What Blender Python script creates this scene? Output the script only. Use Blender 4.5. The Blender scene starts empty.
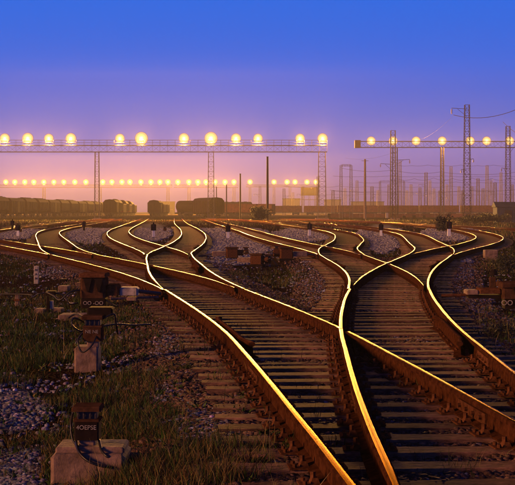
import bpy, math, random
import numpy as np
from mathutils import Vector, Matrix
random.seed(7); rng = np.random.default_rng(11)
sc = bpy.context.scene
COL = sc.collection
PI = math.pi
# ---------------------------------------------------------------- camera
F, HC, YH, XC = 1208.5, 1.68, 211.0, 257.5     # focal length and horizon of the photograph (515 px wide); eye height in metres
cam = bpy.data.cameras.new('camera'); camo = bpy.data.objects.new('camera', cam); COL.objects.link(camo)
camo.location = (0, 0, HC); camo.rotation_euler = (PI/2, 0, 0)
cam.sensor_width = 36; cam.lens = 36*F/515; cam.shift_y = -(242.5-YH)/515
cam.clip_start = 0.1; cam.clip_end = 6000
sc.camera = camo
# ---------------------------------------------------------------- render, exposure
sc.render.engine = 'CYCLES'
sc.cycles.use_denoising = True
sc.cycles.max_bounces = 5; sc.cycles.diffuse_bounces = 2; sc.cycles.glossy_bounces = 3
sc.cycles.volume_bounces = 0; sc.cycles.transparent_max_bounces = 6
sc.cycles.sample_clamp_indirect = 3
sc.view_settings.view_transform = 'Standard'; sc.view_settings.look = 'None'
sc.view_settings.exposure = 0; sc.view_settings.gamma = 1
# ---------------------------------------------------------------- dusk sky: elevation gradient over a Nishita sky with the sun down
W = bpy.data.worlds.new('World'); sc.world = W; W.use_nodes = True
nt = W.node_tree; nt.nodes.clear()
def nn(nt, t, **k):
    n = nt.nodes.new(t)
    for a, b in k.items(): setattr(n, a, b)
    return n
out = nn(nt, 'ShaderNodeOutputWorld'); bg = nn(nt, 'ShaderNodeBackground')
tc = nn(nt, 'ShaderNodeTexCoord'); sx = nn(nt, 'ShaderNodeSeparateXYZ'); rp = nn(nt, 'ShaderNodeValToRGB')
nt.links.new(tc.outputs['Generated'], sx.inputs[0])
mr = nn(nt, 'ShaderNodeMapRange'); mr.inputs[1].default_value = -0.1; mr.inputs[2].default_value = 0.9
nt.links.new(sx.outputs[2], mr.inputs[0]); nt.links.new(mr.outputs[0], rp.inputs[0])
def srgb(r, g, b): return tuple(((c/255+0.055)/1.055)**2.4 if c > 10 else c/255/12.92 for c in (r, g, b)) + (1,)
el = lambda y: (math.sin(math.atan((YH-y)/F)) + 0.1)
stops = [(0.0, srgb(70, 62, 120)), (el(211), srgb(86, 74, 140)), (el(178), srgb(100, 96, 178)), (el(150), srgb(92, 104, 196)),
         (el(115), srgb(50, 98, 206)), (el(88), srgb(12, 96, 214)), (el(65), srgb(0, 100, 222)), (el(0), srgb(0, 104, 228)),
         (0.42, srgb(0, 44, 120)), (0.8, srgb(0, 20, 66))]
cr = rp.color_ramp
while len(cr.elements) < len(stops): cr.elements.new(0.5)
for e, (p, c) in zip(cr.elements, stops): e.position = p; e.color = c
sky = nn(nt, 'ShaderNodeTexSky', sky_type='NISHITA'); sky.sun_disc = False
sky.sun_elevation = math.radians(-4); sky.sun_rotation = math.radians(-100)
mx = nn(nt, 'ShaderNodeMix', data_type='RGBA', blend_type='ADD'); mx.inputs[0].default_value = 0.02
nt.links.new(rp.outputs[0], mx.inputs[6]); nt.links.new(sky.outputs[0], mx.inputs[7])
nt.links.new(mx.outputs[2], bg.inputs[0]); bg.inputs[1].default_value = 1.0
nt.links.new(bg.outputs[0], out.inputs[0])
# sun lamp standing in for unseen yard lamps, left and slightly behind the camera
sun = bpy.data.lights.new('yard_lamp_stand_in', 'SUN'); suno = bpy.data.objects.new('yard_lamp_stand_in', sun); COL.objects.link(suno)
sun.energy = 3.6; sun.angle = math.radians(12); sun.color = (1.0, 0.42, 0.14)
SUN_AZ, SUN_EL = math.radians(-115), math.radians(15)          # azimuth from +Y, clockwise
dv = Vector((math.sin(SUN_AZ)*math.cos(SUN_EL), math.cos(SUN_AZ)*math.cos(SUN_EL), math.sin(SUN_EL)))
suno.rotation_euler = dv.to_track_quat('Z', 'Y').to_euler()
LAMP_W = 118000.0; FAR_LAMP_W = 300000.0; HAZE = 0.00037
# ---------------------------------------------------------------- materials
def mat(name, col, rough=0.8, metal=0.0, noise=0.25, scale=8.0, bump=0.0, col2=None, emit=None, estr=0, objvar=0.0, spec=None, coord='Object'):
    m = bpy.data.materials.new(name); m.use_nodes = True
    t = m.node_tree; b = t.nodes['Principled BSDF']
    b.inputs['Roughness'].default_value = rough; b.inputs['Metallic'].default_value = metal
    if spec is not None: b.inputs['Specular IOR Level'].default_value = spec
    c1 = tuple(col)+(1,); c2 = tuple(col2)+(1,) if col2 else tuple(v*(1-noise) for v in col)+(1,)
    tex = nn(t, 'ShaderNodeTexCoord'); no = nn(t, 'ShaderNodeTexNoise'); no.inputs['Scale'].default_value = scale; no.inputs['Detail'].default_value = 6; no.inputs['Roughness'].default_value = 0.65
    t.links.new(tex.outputs[coord], no.inputs['Vector'])
    ra = nn(t, 'ShaderNodeValToRGB'); ra.color_ramp.elements[0].position = 0.35; ra.color_ramp.elements[1].position = 0.65
    ra.color_ramp.elements[0].color = c2; ra.color_ramp.elements[1].color = c1
    t.links.new(no.outputs[0], ra.inputs[0]); last = ra.outputs[0]
    if objvar:
        oi = nn(t, 'ShaderNodeObjectInfo'); hs = nn(t, 'ShaderNodeHueSaturation')
        m1 = nn(t, 'ShaderNodeMath', operation='MULTIPLY_ADD'); m1.inputs[1].default_value = objvar*2; m1.inputs[2].default_value = 1-objvar
        t.links.new(oi.outputs['Random'], m1.inputs[0]); t.links.new(m1.outputs[0], hs.inputs['Value']); t.links.new(last, hs.inputs['Color']); last = hs.outputs[0]
    t.links.new(last, b.inputs['Base Color'])
    if bump:
        bu = nn(t, 'ShaderNodeBump'); bu.inputs['Strength'].default_value = bump; bu.inputs['Distance'].default_value = 0.02
        t.links.new(no.outputs[0], bu.inputs['Height']); t.links.new(bu.outputs[0], b.inputs['Normal'])
    if emit: b.inputs['Emission Color'].default_value = tuple(emit)+(1,); b.inputs['Emission Strength'].default_value = estr
    return m
M = {}
M['rail_top'] = mat('polished_rail_lamp_gold', (0.30, 0.15, 0.055), 0.24, 1.0, 0.7, 2.6)
M['rail_top'].node_tree.nodes['Principled BSDF'].inputs['Specular Tint'].default_value = (.42, .25, .10, 1)   # F82 tint: some of the lamps' gold painted into reflections at grazing angles
M['rail_rust'] = mat('rusty_rail_side', (0.085, 0.03, 0.012), 0.7, 0.0, 0.7, 14, 0.3, spec=0.0)
M['rust'] = mat('rusty_iron', (0.16, 0.065, 0.03), 0.75, 0.0, 0.6, 20, 0.5, spec=0.0, objvar=0.25)
M['timber'] = mat('weathered_timber', (0.28, 0.15, 0.105), 0.85, 0, 0.6, 26, 1.0, col2=(0.07, 0.04, 0.028), objvar=0.45, spec=0.03)
M['concrete'] = mat('stained_concrete', (0.30, 0.19, 0.14), 0.9, 0, 0.45, 7, 0.9, col2=(0.10, 0.06, 0.04))
M['iron_dark'] = mat('dark_painted_iron', (0.022, 0.014, 0.012), 0.8, 0.0, 0.4, 10, 0.3, spec=0.05)
M['box_brown'] = mat('brown_painted_iron', (0.10, 0.048, 0.027), 0.8, 0.0, 0.6, 9, 0.5, spec=0.0)
M['cable'] = mat('black_rubber', (0.016, 0.013, 0.013), 0.45)
M['paint_white'] = mat('dirty_white_paint', (0.5, 0.43, 0.37), 0.7, 0, 0.6, 12)
M['steel'] = mat('galvanised_steel', (0.10, 0.075, 0.065), 0.6, 0.2, 0.4, 2)
M['steel_dark'] = mat('dark_mast_steel', (0.04, 0.03, 0.032), 0.8, 0.0, 0.4, 2, spec=0.1)
M['wagon_red'] = mat('oxide_red_wagon_paint', (0.17, 0.055, 0.03), 0.75, 0, 0.5, 1.2, objvar=0.3, spec=0.1)
M['wagon_brown'] = mat('dusty_brown_wagon_paint', (0.04, 0.02, 0.011), 0.8, 0, 0.5, 1.2, objvar=0.25, spec=0.1)
M['wagon_dark'] = mat('sooty_wagon_underframe', (0.02, 0.015, 0.012), 0.8)
M['shed'] = mat('blue_grey_corrugated', (0.045, 0.055, 0.09), 0.8, 0, 0.3, 1.0, spec=0.03)
M['building'] = mat('pale_render_wall', (0.2, 0.16, 0.15), 0.9, 0, 0.2, 0.4)
M['glass_dark'] = mat('dark_window_glass', (0.03, 0.03, 0.04), 0.2)
M['leaf'] = mat('dark_shrub_leaf', (0.05, 0.055, 0.018), 0.7, 0, 0.6, 3)
M['bark'] = mat('bark', (0.06, 0.04, 0.025), 0.9)
M['post_white'] = mat('whitewashed_concrete', (0.78, 0.78, 0.8), 0.8, 0, 0.3, 12)
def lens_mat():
    """oversized lens with glare painted in: hot in the middle, orange and weaker to the rim"""
    m = bpy.data.materials.new('lamp_lens_painted_glare'); m.use_nodes = True; t = m.node_tree; b = t.nodes['Principled BSDF']; b.inputs['Base Color'].default_value = (.03, .02, .01, 1)
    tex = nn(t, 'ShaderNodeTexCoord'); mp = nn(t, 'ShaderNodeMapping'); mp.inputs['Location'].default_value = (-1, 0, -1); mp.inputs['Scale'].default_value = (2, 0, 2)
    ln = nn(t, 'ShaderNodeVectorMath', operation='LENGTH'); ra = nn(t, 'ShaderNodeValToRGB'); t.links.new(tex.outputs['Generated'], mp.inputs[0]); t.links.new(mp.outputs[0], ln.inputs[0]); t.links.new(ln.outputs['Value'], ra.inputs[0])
    e = ra.color_ramp.elements; e[0].position = .12; e[0].color = (1, .86, .5, 1); e[1].position = .98; e[1].color = (.27, .15, .10, 1); k = e.new(.45); k.color = (.72, .45, .14, 1)  # lamp glare painted into the lens as a centre to rim falloff
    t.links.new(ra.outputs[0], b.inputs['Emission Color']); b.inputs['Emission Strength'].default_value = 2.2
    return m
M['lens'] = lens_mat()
M['red_lens'] = mat('dark_signal_lens', (0.03, 0.01, 0.02), 0.2)
M['wood_pole'] = mat('dark_wood_pole', (0.03, 0.02, 0.018), 0.85, 0, 0.3, 3)
M['ins'] = mat('brown_insulator', (0.09, 0.04, 0.03), 0.3)
def stone_mat():
    m = mat('ballast_stone', (0.42, 0.40, 0.42), 0.85, 0, 0.4, 25, 0.4, col2=(0.2, 0.17, 0.17), spec=0.1)
    t = m.node_tree; b = t.nodes['Principled BSDF']; at = nn(t, 'ShaderNodeAttribute', attribute_name='tint')
    mi = nn(t, 'ShaderNodeMix', data_type='RGBA', blend_type='MULTIPLY'); mi.inputs[0].default_value = 1
    src = b.inputs['Base Color'].links[0].from_socket
    t.links.new(src, mi.inputs[6]); t.links.new(at.outputs['Color'], mi.inputs[7]); t.links.new(mi.outputs[2], b.inputs['Base Color'])
    return m
M['stone'] = stone_mat()
def grass_mat():
    m = bpy.data.materials.new('grass_blades'); m.use_nodes = True; t = m.node_tree; b = t.nodes['Principled BSDF']
    at = nn(t, 'ShaderNodeAttribute', attribute_name='tint'); t.links.new(at.outputs['Color'], b.inputs['Base Color'])
    b.inputs['Roughness'].default_value = 0.6; b.inputs['Specular IOR Level'].default_value = 0.1
    return m
M['grass'] = grass_mat()
def ground_mat():
    m = bpy.data.materials.new('yard_ground'); m.use_nodes = True; t = m.node_tree; b = t.nodes['Principled BSDF']
    L = t.links.new
    tex = nn(t, 'ShaderNodeTexCoord')
    vo = nn(t, 'ShaderNodeTexVoronoi'); vo.inputs['Scale'].default_value = 22; L(tex.outputs['Object'], vo.inputs['Vector'])
    n1 = nn(t, 'ShaderNodeTexNoise'); n1.inputs['Scale'].default_value = 1.3; n1.inputs['Detail'].default_value = 8; n1.inputs['Roughness'].default_value = 0.7; L(tex.outputs['Object'], n1.inputs['Vector'])
    n2 = nn(t, 'ShaderNodeTexNoise'); n2.inputs['Scale'].default_value = 14; n2.inputs['Detail'].default_value = 5; L(tex.outputs['Object'], n2.inputs['Vector'])
    soil = nn(t, 'ShaderNodeValToRGB'); soil.color_ramp.elements[0].color = (0.014, 0.009, 0.006, 1); soil.color_ramp.elements[1].color = (0.055, 0.032, 0.02, 1)
    soil.color_ramp.elements[0].position = 0.35; soil.color_ramp.elements[1].position = 0.7; L(n2.outputs[0], soil.inputs[0])
    gr = nn(t, 'ShaderNodeValToRGB'); gr.color_ramp.elements[0].color = (0.07, 0.062, 0.068, 1); gr.color_ramp.elements[1].color = (0.26, 0.25, 0.28, 1)
    sep = nn(t, 'ShaderNodeSeparateColor'); L(vo.outputs['Color'], sep.inputs[0]); L(sep.outputs[0], gr.inputs[0])
    def att(n):
        a = nn(t, 'ShaderNodeAttribute', attribute_name=n); return a.outputs['Fac']
    def mix(fac, a, bb):
        x = nn(t, 'ShaderNodeMix', data_type='RGBA'); L(fac, x.inputs[0]); L(a, x.inputs[6])
        if isinstance(bb, tuple): x.inputs[7].default_value = bb
        else: L(bb, x.inputs[7])
        return x.outputs[2]
    def edge(a):
        s = nn(t, 'ShaderNodeMath', operation='ADD'); L(att(a), s.inputs[0])
        q = nn(t, 'ShaderNodeMath', operation='MULTIPLY_ADD'); L(n1.outputs[0], q.inputs[0]); q.inputs[1].default_value = 1.2; q.inputs[2].default_value = -0.6
        L(q.outputs[0], s.inputs[1])
        r = nn(t, 'ShaderNodeMapRange'); L(s.outputs[0], r.inputs[0]); r.inputs[1].default_value = 0.38; r.inputs[2].default_value = 0.6
        return r.outputs[0]
    c = mix(edge('m_gravel'), soil.outputs[0], gr.outputs[0])
    gg = nn(t, 'ShaderNodeValToRGB'); gg.color_ramp.elements[0].color = (0.012, 0.012, 0.004, 1); gg.color_ramp.elements[1].color = (0.045, 0.038, 0.012, 1); L(n2.outputs[0], gg.inputs[0])
    c = mix(edge('m_grass'), c, gg.outputs[0])
    c = mix(att('m_oil'), c, (0.024, 0.013, 0.008, 1))
    L(c, b.inputs['Base Color']); b.inputs['Roughness'].default_value = 0.95; b.inputs['Specular IOR Level'].default_value = 0.0
    bu = nn(t, 'ShaderNodeBump'); bu.inputs['Strength'].default_value = 0.7; bu.inputs['Distance'].default_value = 0.03
    ad = nn(t, 'ShaderNodeMath', operation='SUBTRACT'); L(n2.outputs[0], ad.inputs[0]); L(vo.outputs['Distance'], ad.inputs[1]); L(ad.outputs[0], bu.inputs['Height'])
    L(bu.outputs[0], b.inputs['Normal'])
    return m
M['ground'] = ground_mat()
# ---------------------------------------------------------------- mesh helpers
def link(o, parent=None):
    COL.objects.link(o)
    if parent: o.parent = parent
    return o
def tag(o, label=None, cat=None, group=None, kind=None):
    if label: o['label'] = label
    if cat: o['category'] = cat
    if group: o['group'] = group
    if kind: o['kind'] = kind
    return o
def thing(name, label, cat, loc=(0, 0, 0), rz=0, group=None):
    o = bpy.data.objects.new(name, None); o.empty_display_size = 0.2
    link(o); o.location = loc; o.rotation_euler = (0, 0, rz)
    return tag(o, label, cat, group)
class MB:
    def __init__(s): s.v = []; s.f = []; s.mi = []
    def add(s, vs, fs, mi=0):
        n = len(s.v); s.v += [tuple(v) for v in vs]; s.f += [tuple(i+n for i in f) for f in fs]; s.mi += [mi]*len(fs); return s
    def box(s, x0, x1, y0, y1, z0, z1, mi=0, taper=0, bev=0):
        if bev:
            b = min(bev, (x1-x0)/3, (y1-y0)/3, (z1-z0)/3)
            def ring(z, i): return [(x0+i, y0+b, z), (x0+b, y0+i, z), (x1-b, y0+i, z), (x1-i, y0+b, z), (x1-i, y1-b, z), (x1-b, y1-i, z), (x0+b, y1-i, z), (x0+i, y1-b, z)]
            rs = [ring(z0, 0), ring(z1-b, 0), [(x0+b*1.2, y0+b*1.2, z1), (x1-b*1.2, y0+b*1.2, z1), (x1-b*1.2, y1-b*1.2, z1), (x0+b*1.2, y1-b*1.2, z1)]]
            vs = rs[0]+rs[1]+rs[2]
            fs = [(i, (i+1) % 8, 8+(i+1) % 8, 8+i) for i in range(8)]
            fs += [(8, 9, 16), (9, 10, 17, 16), (10, 11, 17), (11, 12, 18, 17), (12, 13, 18), (13, 14, 19, 18), (14, 15, 19), (15, 8, 16, 19), (16, 17, 18, 19), tuple(range(7, -1, -1))]
            return s.add(vs, fs, mi)
        t = taper
        vs = [(x0, y0, z0), (x1, y0, z0), (x1, y1, z0), (x0, y1, z0), (x0+t, y0+t, z1), (x1-t, y0+t, z1), (x1-t, y1-t, z1), (x0+t, y1-t, z1)]
        return s.add(vs, [(0, 3, 2, 1), (4, 5, 6, 7), (0, 1, 5, 4), (1, 2, 6, 5), (2, 3, 7, 6), (3, 0, 4, 7)], mi)
    def tube(s, pts, r, n=6, mi=0, r1=None):
        pts = [Vector(p) for p in pts]; rings = []; k = len(pts)
        for i, p in enumerate(pts):
            d = (pts[min(i+1, k-1)]-pts[max(i-1, 0)]).normalized()
            u = d.cross(Vector((0, 0, 1)) if abs(d.z) < 0.9 else Vector((1, 0, 0))).normalized(); w = d.cross(u)
            rr = r if r1 is None else r+(r1-r)*i/(k-1)
            rings.append([p+(u*math.cos(2*PI*j/n)+w*math.sin(2*PI*j/n))*rr for j in range(n)])
        vs = [v for q in rings for v in q]
        fs = [(i*n+j, i*n+(j+1) % n, (i+1)*n+(j+1) % n, (i+1)*n+j) for i in range(k-1) for j in range(n)]
        fs += [tuple(range(n-1, -1, -1)), tuple((k-1)*n+j for j in range(n))]
        return s.add(vs, fs, mi)
    def bar(s, a, b, w, mi=0): return s.tube([a, b], w*0.6, 4, mi)
    def disc(s, c, r, h, axis='z', n=12, mi=0):
        c = Vector(c); e = {'z': Vector((0, 0, 1)), 'y': Vector((0, 1, 0)), 'x': Vector((1, 0, 0))}[axis]*h/2
        return s.tube([c-e, c+e], r, n, mi)
    def build(s, name, mats, parent=None, smooth=False, kind=None, label=None):
        me = bpy.data.meshes.new(name); me.from_pydata(s.v, [], s.f)
        for m in (mats if isinstance(mats, (list, tuple)) else [mats]): me.materials.append(M[m])
        me.polygons.foreach_set('material_index', s.mi)
        if smooth: me.polygons.foreach_set('use_smooth', [True]*len(s.f))
        me.update()
        o = bpy.data.objects.new(name, me); link(o, parent)
        if kind: o['kind'] = kind
        if label: o['label'] = label
        return o
def raw_mesh(name, V, Fc, mat_key, tint=None, smooth=False):
    """numpy mesh with faces of one size"""
    me = bpy.data.meshes.new(name); n = Fc.shape[1]
    me.vertices.add(len(V)); me.vertices.foreach_set('co', V.astype(np.float32).ravel())
    me.loops.add(Fc.size); me.loops.foreach_set('vertex_index', Fc.astype(np.int32).ravel())
    me.polygons.add(len(Fc)); me.polygons.foreach_set('loop_start', np.arange(0, Fc.size, n, dtype=np.int32))
    if smooth: me.polygons.foreach_set('use_smooth', np.ones(len(Fc), dtype=bool))
    me.update(calc_edges=True); me.materials.append(M[mat_key])
    if tint is not None:
        a = me.color_attributes.new('tint', 'FLOAT_COLOR', 'POINT')
        a.data.foreach_set('color', np.hstack([tint, np.ones((len(tint), 1))]).astype(np.float32).ravel())
    o = bpy.data.objects.new(name, me); return link(o)
def dup(root, loc, rz=None, label=None, name=None):
    r = root.copy(); COL.objects.link(r); r.location = loc
    if rz is not None: r.rotation_euler = (0, 0, rz)
    if label: r['label'] = label
    for ch in list(root.children):
        c = ch.copy(); COL.objects.link(c); c.parent = r
        for g in ch.children:
            d = g.copy(); COL.objects.link(d); d.parent = c
    return r
def noise2(x, y, s, seed=0):
    x = np.asarray(x)*s+seed*17.3; y = np.asarray(y)*s+seed*9.1
    xi = np.floor(x); yi = np.floor(y); fx = x-xi; fy = y-yi
    fx = fx*fx*(3-2*fx); fy = fy*fy*(3-2*fy)
    def h(a, b):
        q = np.sin(a*127.1+b*311.7+seed*74.7)*43758.5453; return q-np.floor(q)
    return (h(xi, yi)*(1-fx)+h(xi+1, yi)*fx)*(1-fy)+(h(xi, yi+1)*(1-fx)+h(xi+1, yi+1)*fx)*fy
def fbm(x, y, s, seed=0): return sum(noise2(x, y, s*2**k, seed+k)*0.5**k for k in range(4))/1.875
def sst(a, b, x):
    t = np.clip((x-a)/(b-a), 0, 1); return t*t*(3-2*t)
# ---------------------------------------------------------------- track centre lines: X at the depths YK
YK = np.array([4.5, 5.07, 5.71, 6.43, 7.25, 8.17, 9.2, 10.37, 11.68, 13.16, 14.82, 16.7, 18.81, 21.2, 23.88, 26.9, 30.31, 34.15, 38.47, 43.34, 48.83, 55.01, 61.98, 69.82, 78.66, 88.62, 99.84, 112.48, 126.72, 142.77, 160.84, 181.21, 204.15, 230.0])
CX = {
 'T1': [1.491, 1.434, 1.371, 1.299, 1.22, 1.13, 1.02, 0.9, 0.759, 0.592, 0.395, 0.121, -0.229, -0.653, -1.128, -1.61, -2.06, -2.537, -3.077, -3.686, -4.372, -5.145, -6.016, -6.997, -8.102, -9.347, -10.75, -12.331, -14.111, -16.117, -18.377, -20.923, -23.791, -27.023],
 'T2': [1.491, 1.5, 1.51, 1.521, 1.532, 1.544, 1.568, 1.603, 1.653, 1.718, 1.792, 1.912, 2.087, 2.311, 2.615, 2.962, 3.35, 3.788, 4.281, 4.836, 5.462, 6.167, 6.961, 7.855, 8.863, 9.999, 11.278, 12.72, 14.344, 16.173, 18.234, 20.557, 23.173, 26.12],
 'ML': [1.491, 1.434, 1.371, 1.3, 1.22, 1.128, 1.022, 0.901, 0.761, 0.594, 0.39, 0.12, -0.226, -0.652, -1.192, -1.89, -2.801, -3.94, -5.303, -6.85, -8.591, -10.553, -12.763, -15.253, -18.058, -21.219, -24.779, -28.791, -33.311, -38.402, -44.139, -50.602, -57.883, -66.085],
 'M1': [1.491, 1.434, 1.371, 1.3, 1.22, 1.128, 1.022, 0.901, 0.761, 0.594, 0.39, 0.118, -0.232, -0.651, -1.108, -1.557, -1.968, -2.353, -2.779, -3.164, -3.593, -4.078, -4.624, -5.239, -5.931, -6.712, -7.591, -8.582, -9.698, -10.956, -12.373, -13.969, -15.767, -17.793],
 'M2': [1.491, 1.5, 1.509, 1.519, 1.531, 1.546, 1.569, 1.604, 1.652, 1.714, 1.795, 1.916, 2.089, 2.313, 2.568, 2.802, 2.948, 2.985, 2.935, 2.937, 3.229, 3.599, 4.01, 4.474, 4.996, 5.584, 6.247, 6.994, 7.835, 8.783, 9.851, 11.054, 12.409, 13.936],
 'M3': [1.491, 1.5, 1.509, 1.519, 1.531, 1.546, 1.569, 1.604, 1.652, 1.715, 1.795, 1.914, 2.084, 2.308, 2.612, 3.04, 3.619, 4.351, 5.267, 6.273, 7.375, 8.615, 10.013, 11.587, 13.361, 15.359, 17.61, 20.147, 23.004, 26.223, 29.85, 33.936, 38.539, 43.725],
 'TL1': [1.491, 1.435, 1.371, 1.3, 1.22, 1.128, 1.022, 0.901, 0.761, 0.595, 0.388, 0.12, -0.225, -0.652, -1.192, -1.891, -2.801, -3.939, -5.304, -6.965, -8.957, -11.223, -13.729, -16.548, -19.724, -23.302, -27.334, -31.876, -36.993, -42.758, -49.253, -56.57, -64.813, -74.101],
 'TL2': [1.491, 1.435, 1.371, 1.3, 1.22, 1.128, 1.022, 0.901, 0.761, 0.595, 0.388, 0.12, -0.225, -0.652, -1.192, -1.891, -2.802, -3.942, -5.303, -6.74, -8.003, -9.196, -10.527, -12.031, -13.658, -15.258, -16.605, -17.739, -18.88, -20.092, -21.468, -23.018, -24.764, -26.732],
 'S2': [1.491, 1.435, 1.371, 1.3, 1.22, 1.128, 1.022, 0.901, 0.761, 0.595, 0.388, 0.116, -0.232, -0.651, -1.107, -1.556, -1.968, -2.353, -2.779, -3.344, -4.237, -5.359, -6.578, -7.821, -9.032, -10.214, -11.283, -12.322, -13.439, -14.668, -16.054, -17.672, -19.529, -21.618],
 'S3': [1.491, 1.435, 1.371, 1.3, 1.22, 1.128, 1.022, 0.901, 0.761, 0.595, 0.388, 0.116, -0.232, -0.651, -1.107, -1.555, -1.968, -2.356, -2.78, -3.139, -3.19, -3.255, -3.441, -3.739, -4.196, -4.824, -5.631, -6.613, -7.756, -9.025, -10.353, -11.772, -13.321, -15.115],
 'S4': [1.491, 1.5, 1.509, 1.519, 1.531, 1.547, 1.57, 1.604, 1.651, 1.713, 1.796, 1.917, 2.09, 2.314, 2.568, 2.8, 2.948, 2.986, 2.937, 2.79, 2.408, 1.83, 1.229, 0.646, 0.056, -0.516, -1.258, -2.139, -3.109, -4.188, -5.392, -6.749, -8.279, -10.002],
 'S5': [1.491, 1.5, 1.509, 1.519, 1.531, 1.547, 1.57, 1.604, 1.651, 1.713, 1.796, 1.917, 2.09, 2.314, 2.568, 2.8, 2.947, 2.983, 2.937, 2.98, 3.273, 3.936, 4.681, 5.247, 5.755, 5.893, 5.559, 4.908, 4.17, 3.338, 2.401, 1.345, 0.156, -1.184],
 'S6': [1.491, 1.5, 1.509, 1.519, 1.531, 1.547, 1.57, 1.604, 1.651, 1.714, 1.796, 1.915, 2.083, 2.308, 2.613, 3.041, 3.619, 4.352, 5.268, 6.268, 7.13, 7.747, 8.426, 9.217, 9.967, 10.399, 10.443, 10.397, 10.35, 10.297, 10.237, 10.169, 10.093, 10.007],
 'S7': [1.491, 1.5, 1.509, 1.519, 1.531, 1.547, 1.57, 1.604, 1.651, 1.714, 1.796, 1.915, 2.083, 2.308, 2.613, 3.041, 3.618, 4.35, 5.266, 6.43, 8.022, 9.899, 11.751, 13.419, 14.767, 15.894, 16.771, 17.739, 18.83, 20.059, 21.443, 23.003, 24.76, 26.74],
}
LK = np.log(YK)
def cx(n, Y):
    Y = np.asarray(Y, float); X = np.array(CX[n])
    Yc = np.clip(Y, YK[1]*1.001, 200.0)
    u = (np.log(Yc)-LK[0])/(LK[1]-LK[0]); i = np.clip(u.astype(int), 1, len(X)-3); t = u-i
    a, b, c, d = X[i-1], X[i], X[i+1], X[i+2]
    v = .5*(2*b+(c-a)*t+(2*a-5*b+4*c-d)*t**2+(3*b-a-3*c+d)*t**3)
    s1 = (X[-2]-X[-4])/(YK[-2]-YK[-4]); v = v+np.where(Y > 200, (Y-200)*s1, 0)
    s0 = (X[3]-X[1])/(YK[3]-YK[1])*0.5; v = v+np.where(Y < YK[1], (Y-YK[1])*s0, 0)
    k = {'S5': .0003, 'S6': .0011, 'S7': .0011}.get(n, 0)
    return v-k*np.maximum(Y-100, 0)**2
CX['U1'] = [float(a) if y < 66 else float(np.interp(y, [66, 78, 89, 100, 112, 130, 160, 200, 240], [-15.3, -18.2, -20.2, -21.7, -22.8, -24.0, -25.4, -27.2, -29])) for a, y in zip(CX['TL1'], YK)]
CX['U2'] = [float(np.interp(y, [4, 55, 70, 90, 113, 150, 191, 230], [25, 25, 24.6, 23.4, 21.6, 18, 12, 5])) for y in YK]
G = 1.52; HG = G/2+0.0
# name: (start, end, left sibling?, sibling)   A = left branch, B = right branch
SEG = {'T1': (-7, 23.3, 'A', 'T2'), 'T2': (-7, 23.3, 'B', 'T1'),
       'ML': (23.3, 42.2, 'A', 'M1'), 'M1': (23.3, 42.2, 'B', 'ML'), 'M2': (23.3, 42.2, 'A', 'M3'), 'M3': (23.3, 42.2, 'B', 'M2'),
       'TL1': (42.2, 150, 'A', 'TL2'), 'TL2': (42.2, 260, 'B', 'TL1'), 'S2': (42.2, 260, 'A', 'S3'), 'S3': (42.2, 260, 'B', 'S2'),
       'S4': (42.2, 260, 'A', 'S5'), 'S5': (42.2, 260, 'B', 'S4'), 'S6': (42.2, 240, 'A', 'S7'), 'S7': (42.2, 240, 'B', 'S6'),
       'U1': (66, 260, 'C', 'TL1'), 'U2': (60, 240, 'D', None)}
LBL = {'T1': 'left branch of the front turnout, its bright rail sweeping to the bottom middle',
       'T2': 'right branch of the front turnout, with broad bare sleepers at the bottom right',
       'ML': 'short length of track curving away left behind the left point machine',
       'M1': 'short length of track running straight on behind the front left turnout',
       'M2': 'short length of track between the middle crossing and the first frog',
       'M3': 'short length of track bending right beside the bush at the right edge',
       'TL1': 'track leaving the picture at the left edge above the white marker post',
       'TL2': 'leftmost track that hooks back to the right before the freight train',
       'S2': 'track with a hooked bend just left of the small signal before the dark wagon',
       'S3': 'nearly straight track heading for the tilted dark hopper wagon',
       'S4': 'long straight track slanting from the right turnout to the far left',
       'S5': 'track curving sharply left behind the small signal in the middle of the yard',
       'S6': 'track curving left behind the blue gravel island with the right signals',
       'S7': 'rightmost hooked track that bends near the blue grey shed',
       'U1': 'far left track running beside the long freight train', 'U2': 'farthest right track crossing in front of the shed'}
PROF = [(-.075, 0), (-.075, .012), (-.014, .03), (-.009, .125), (-.036, .14), (-.037, .166), (-.022, .178), (0, .181), (.022, .178), (.037, .166), (.036, .14), (.009, .125), (.014, .03), (.075, .012), (.075, 0)]
def frame(n, Y):
    e = 0.02*np.maximum(np.abs(Y), 5)
    m = (cx(n, Y+e)-cx(n, Y-e))/(2*e)
    cs = 1/np.sqrt(1+m*m)
    return cx(n, Y), m, cs
def steps(y0, y1):
    ys = [y0]
    while ys[-1] < y1: ys.append(ys[-1]+max(0.18, 0.012*abs(ys[-1])))
    ys[-1] = y1; return np.array(ys)
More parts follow.
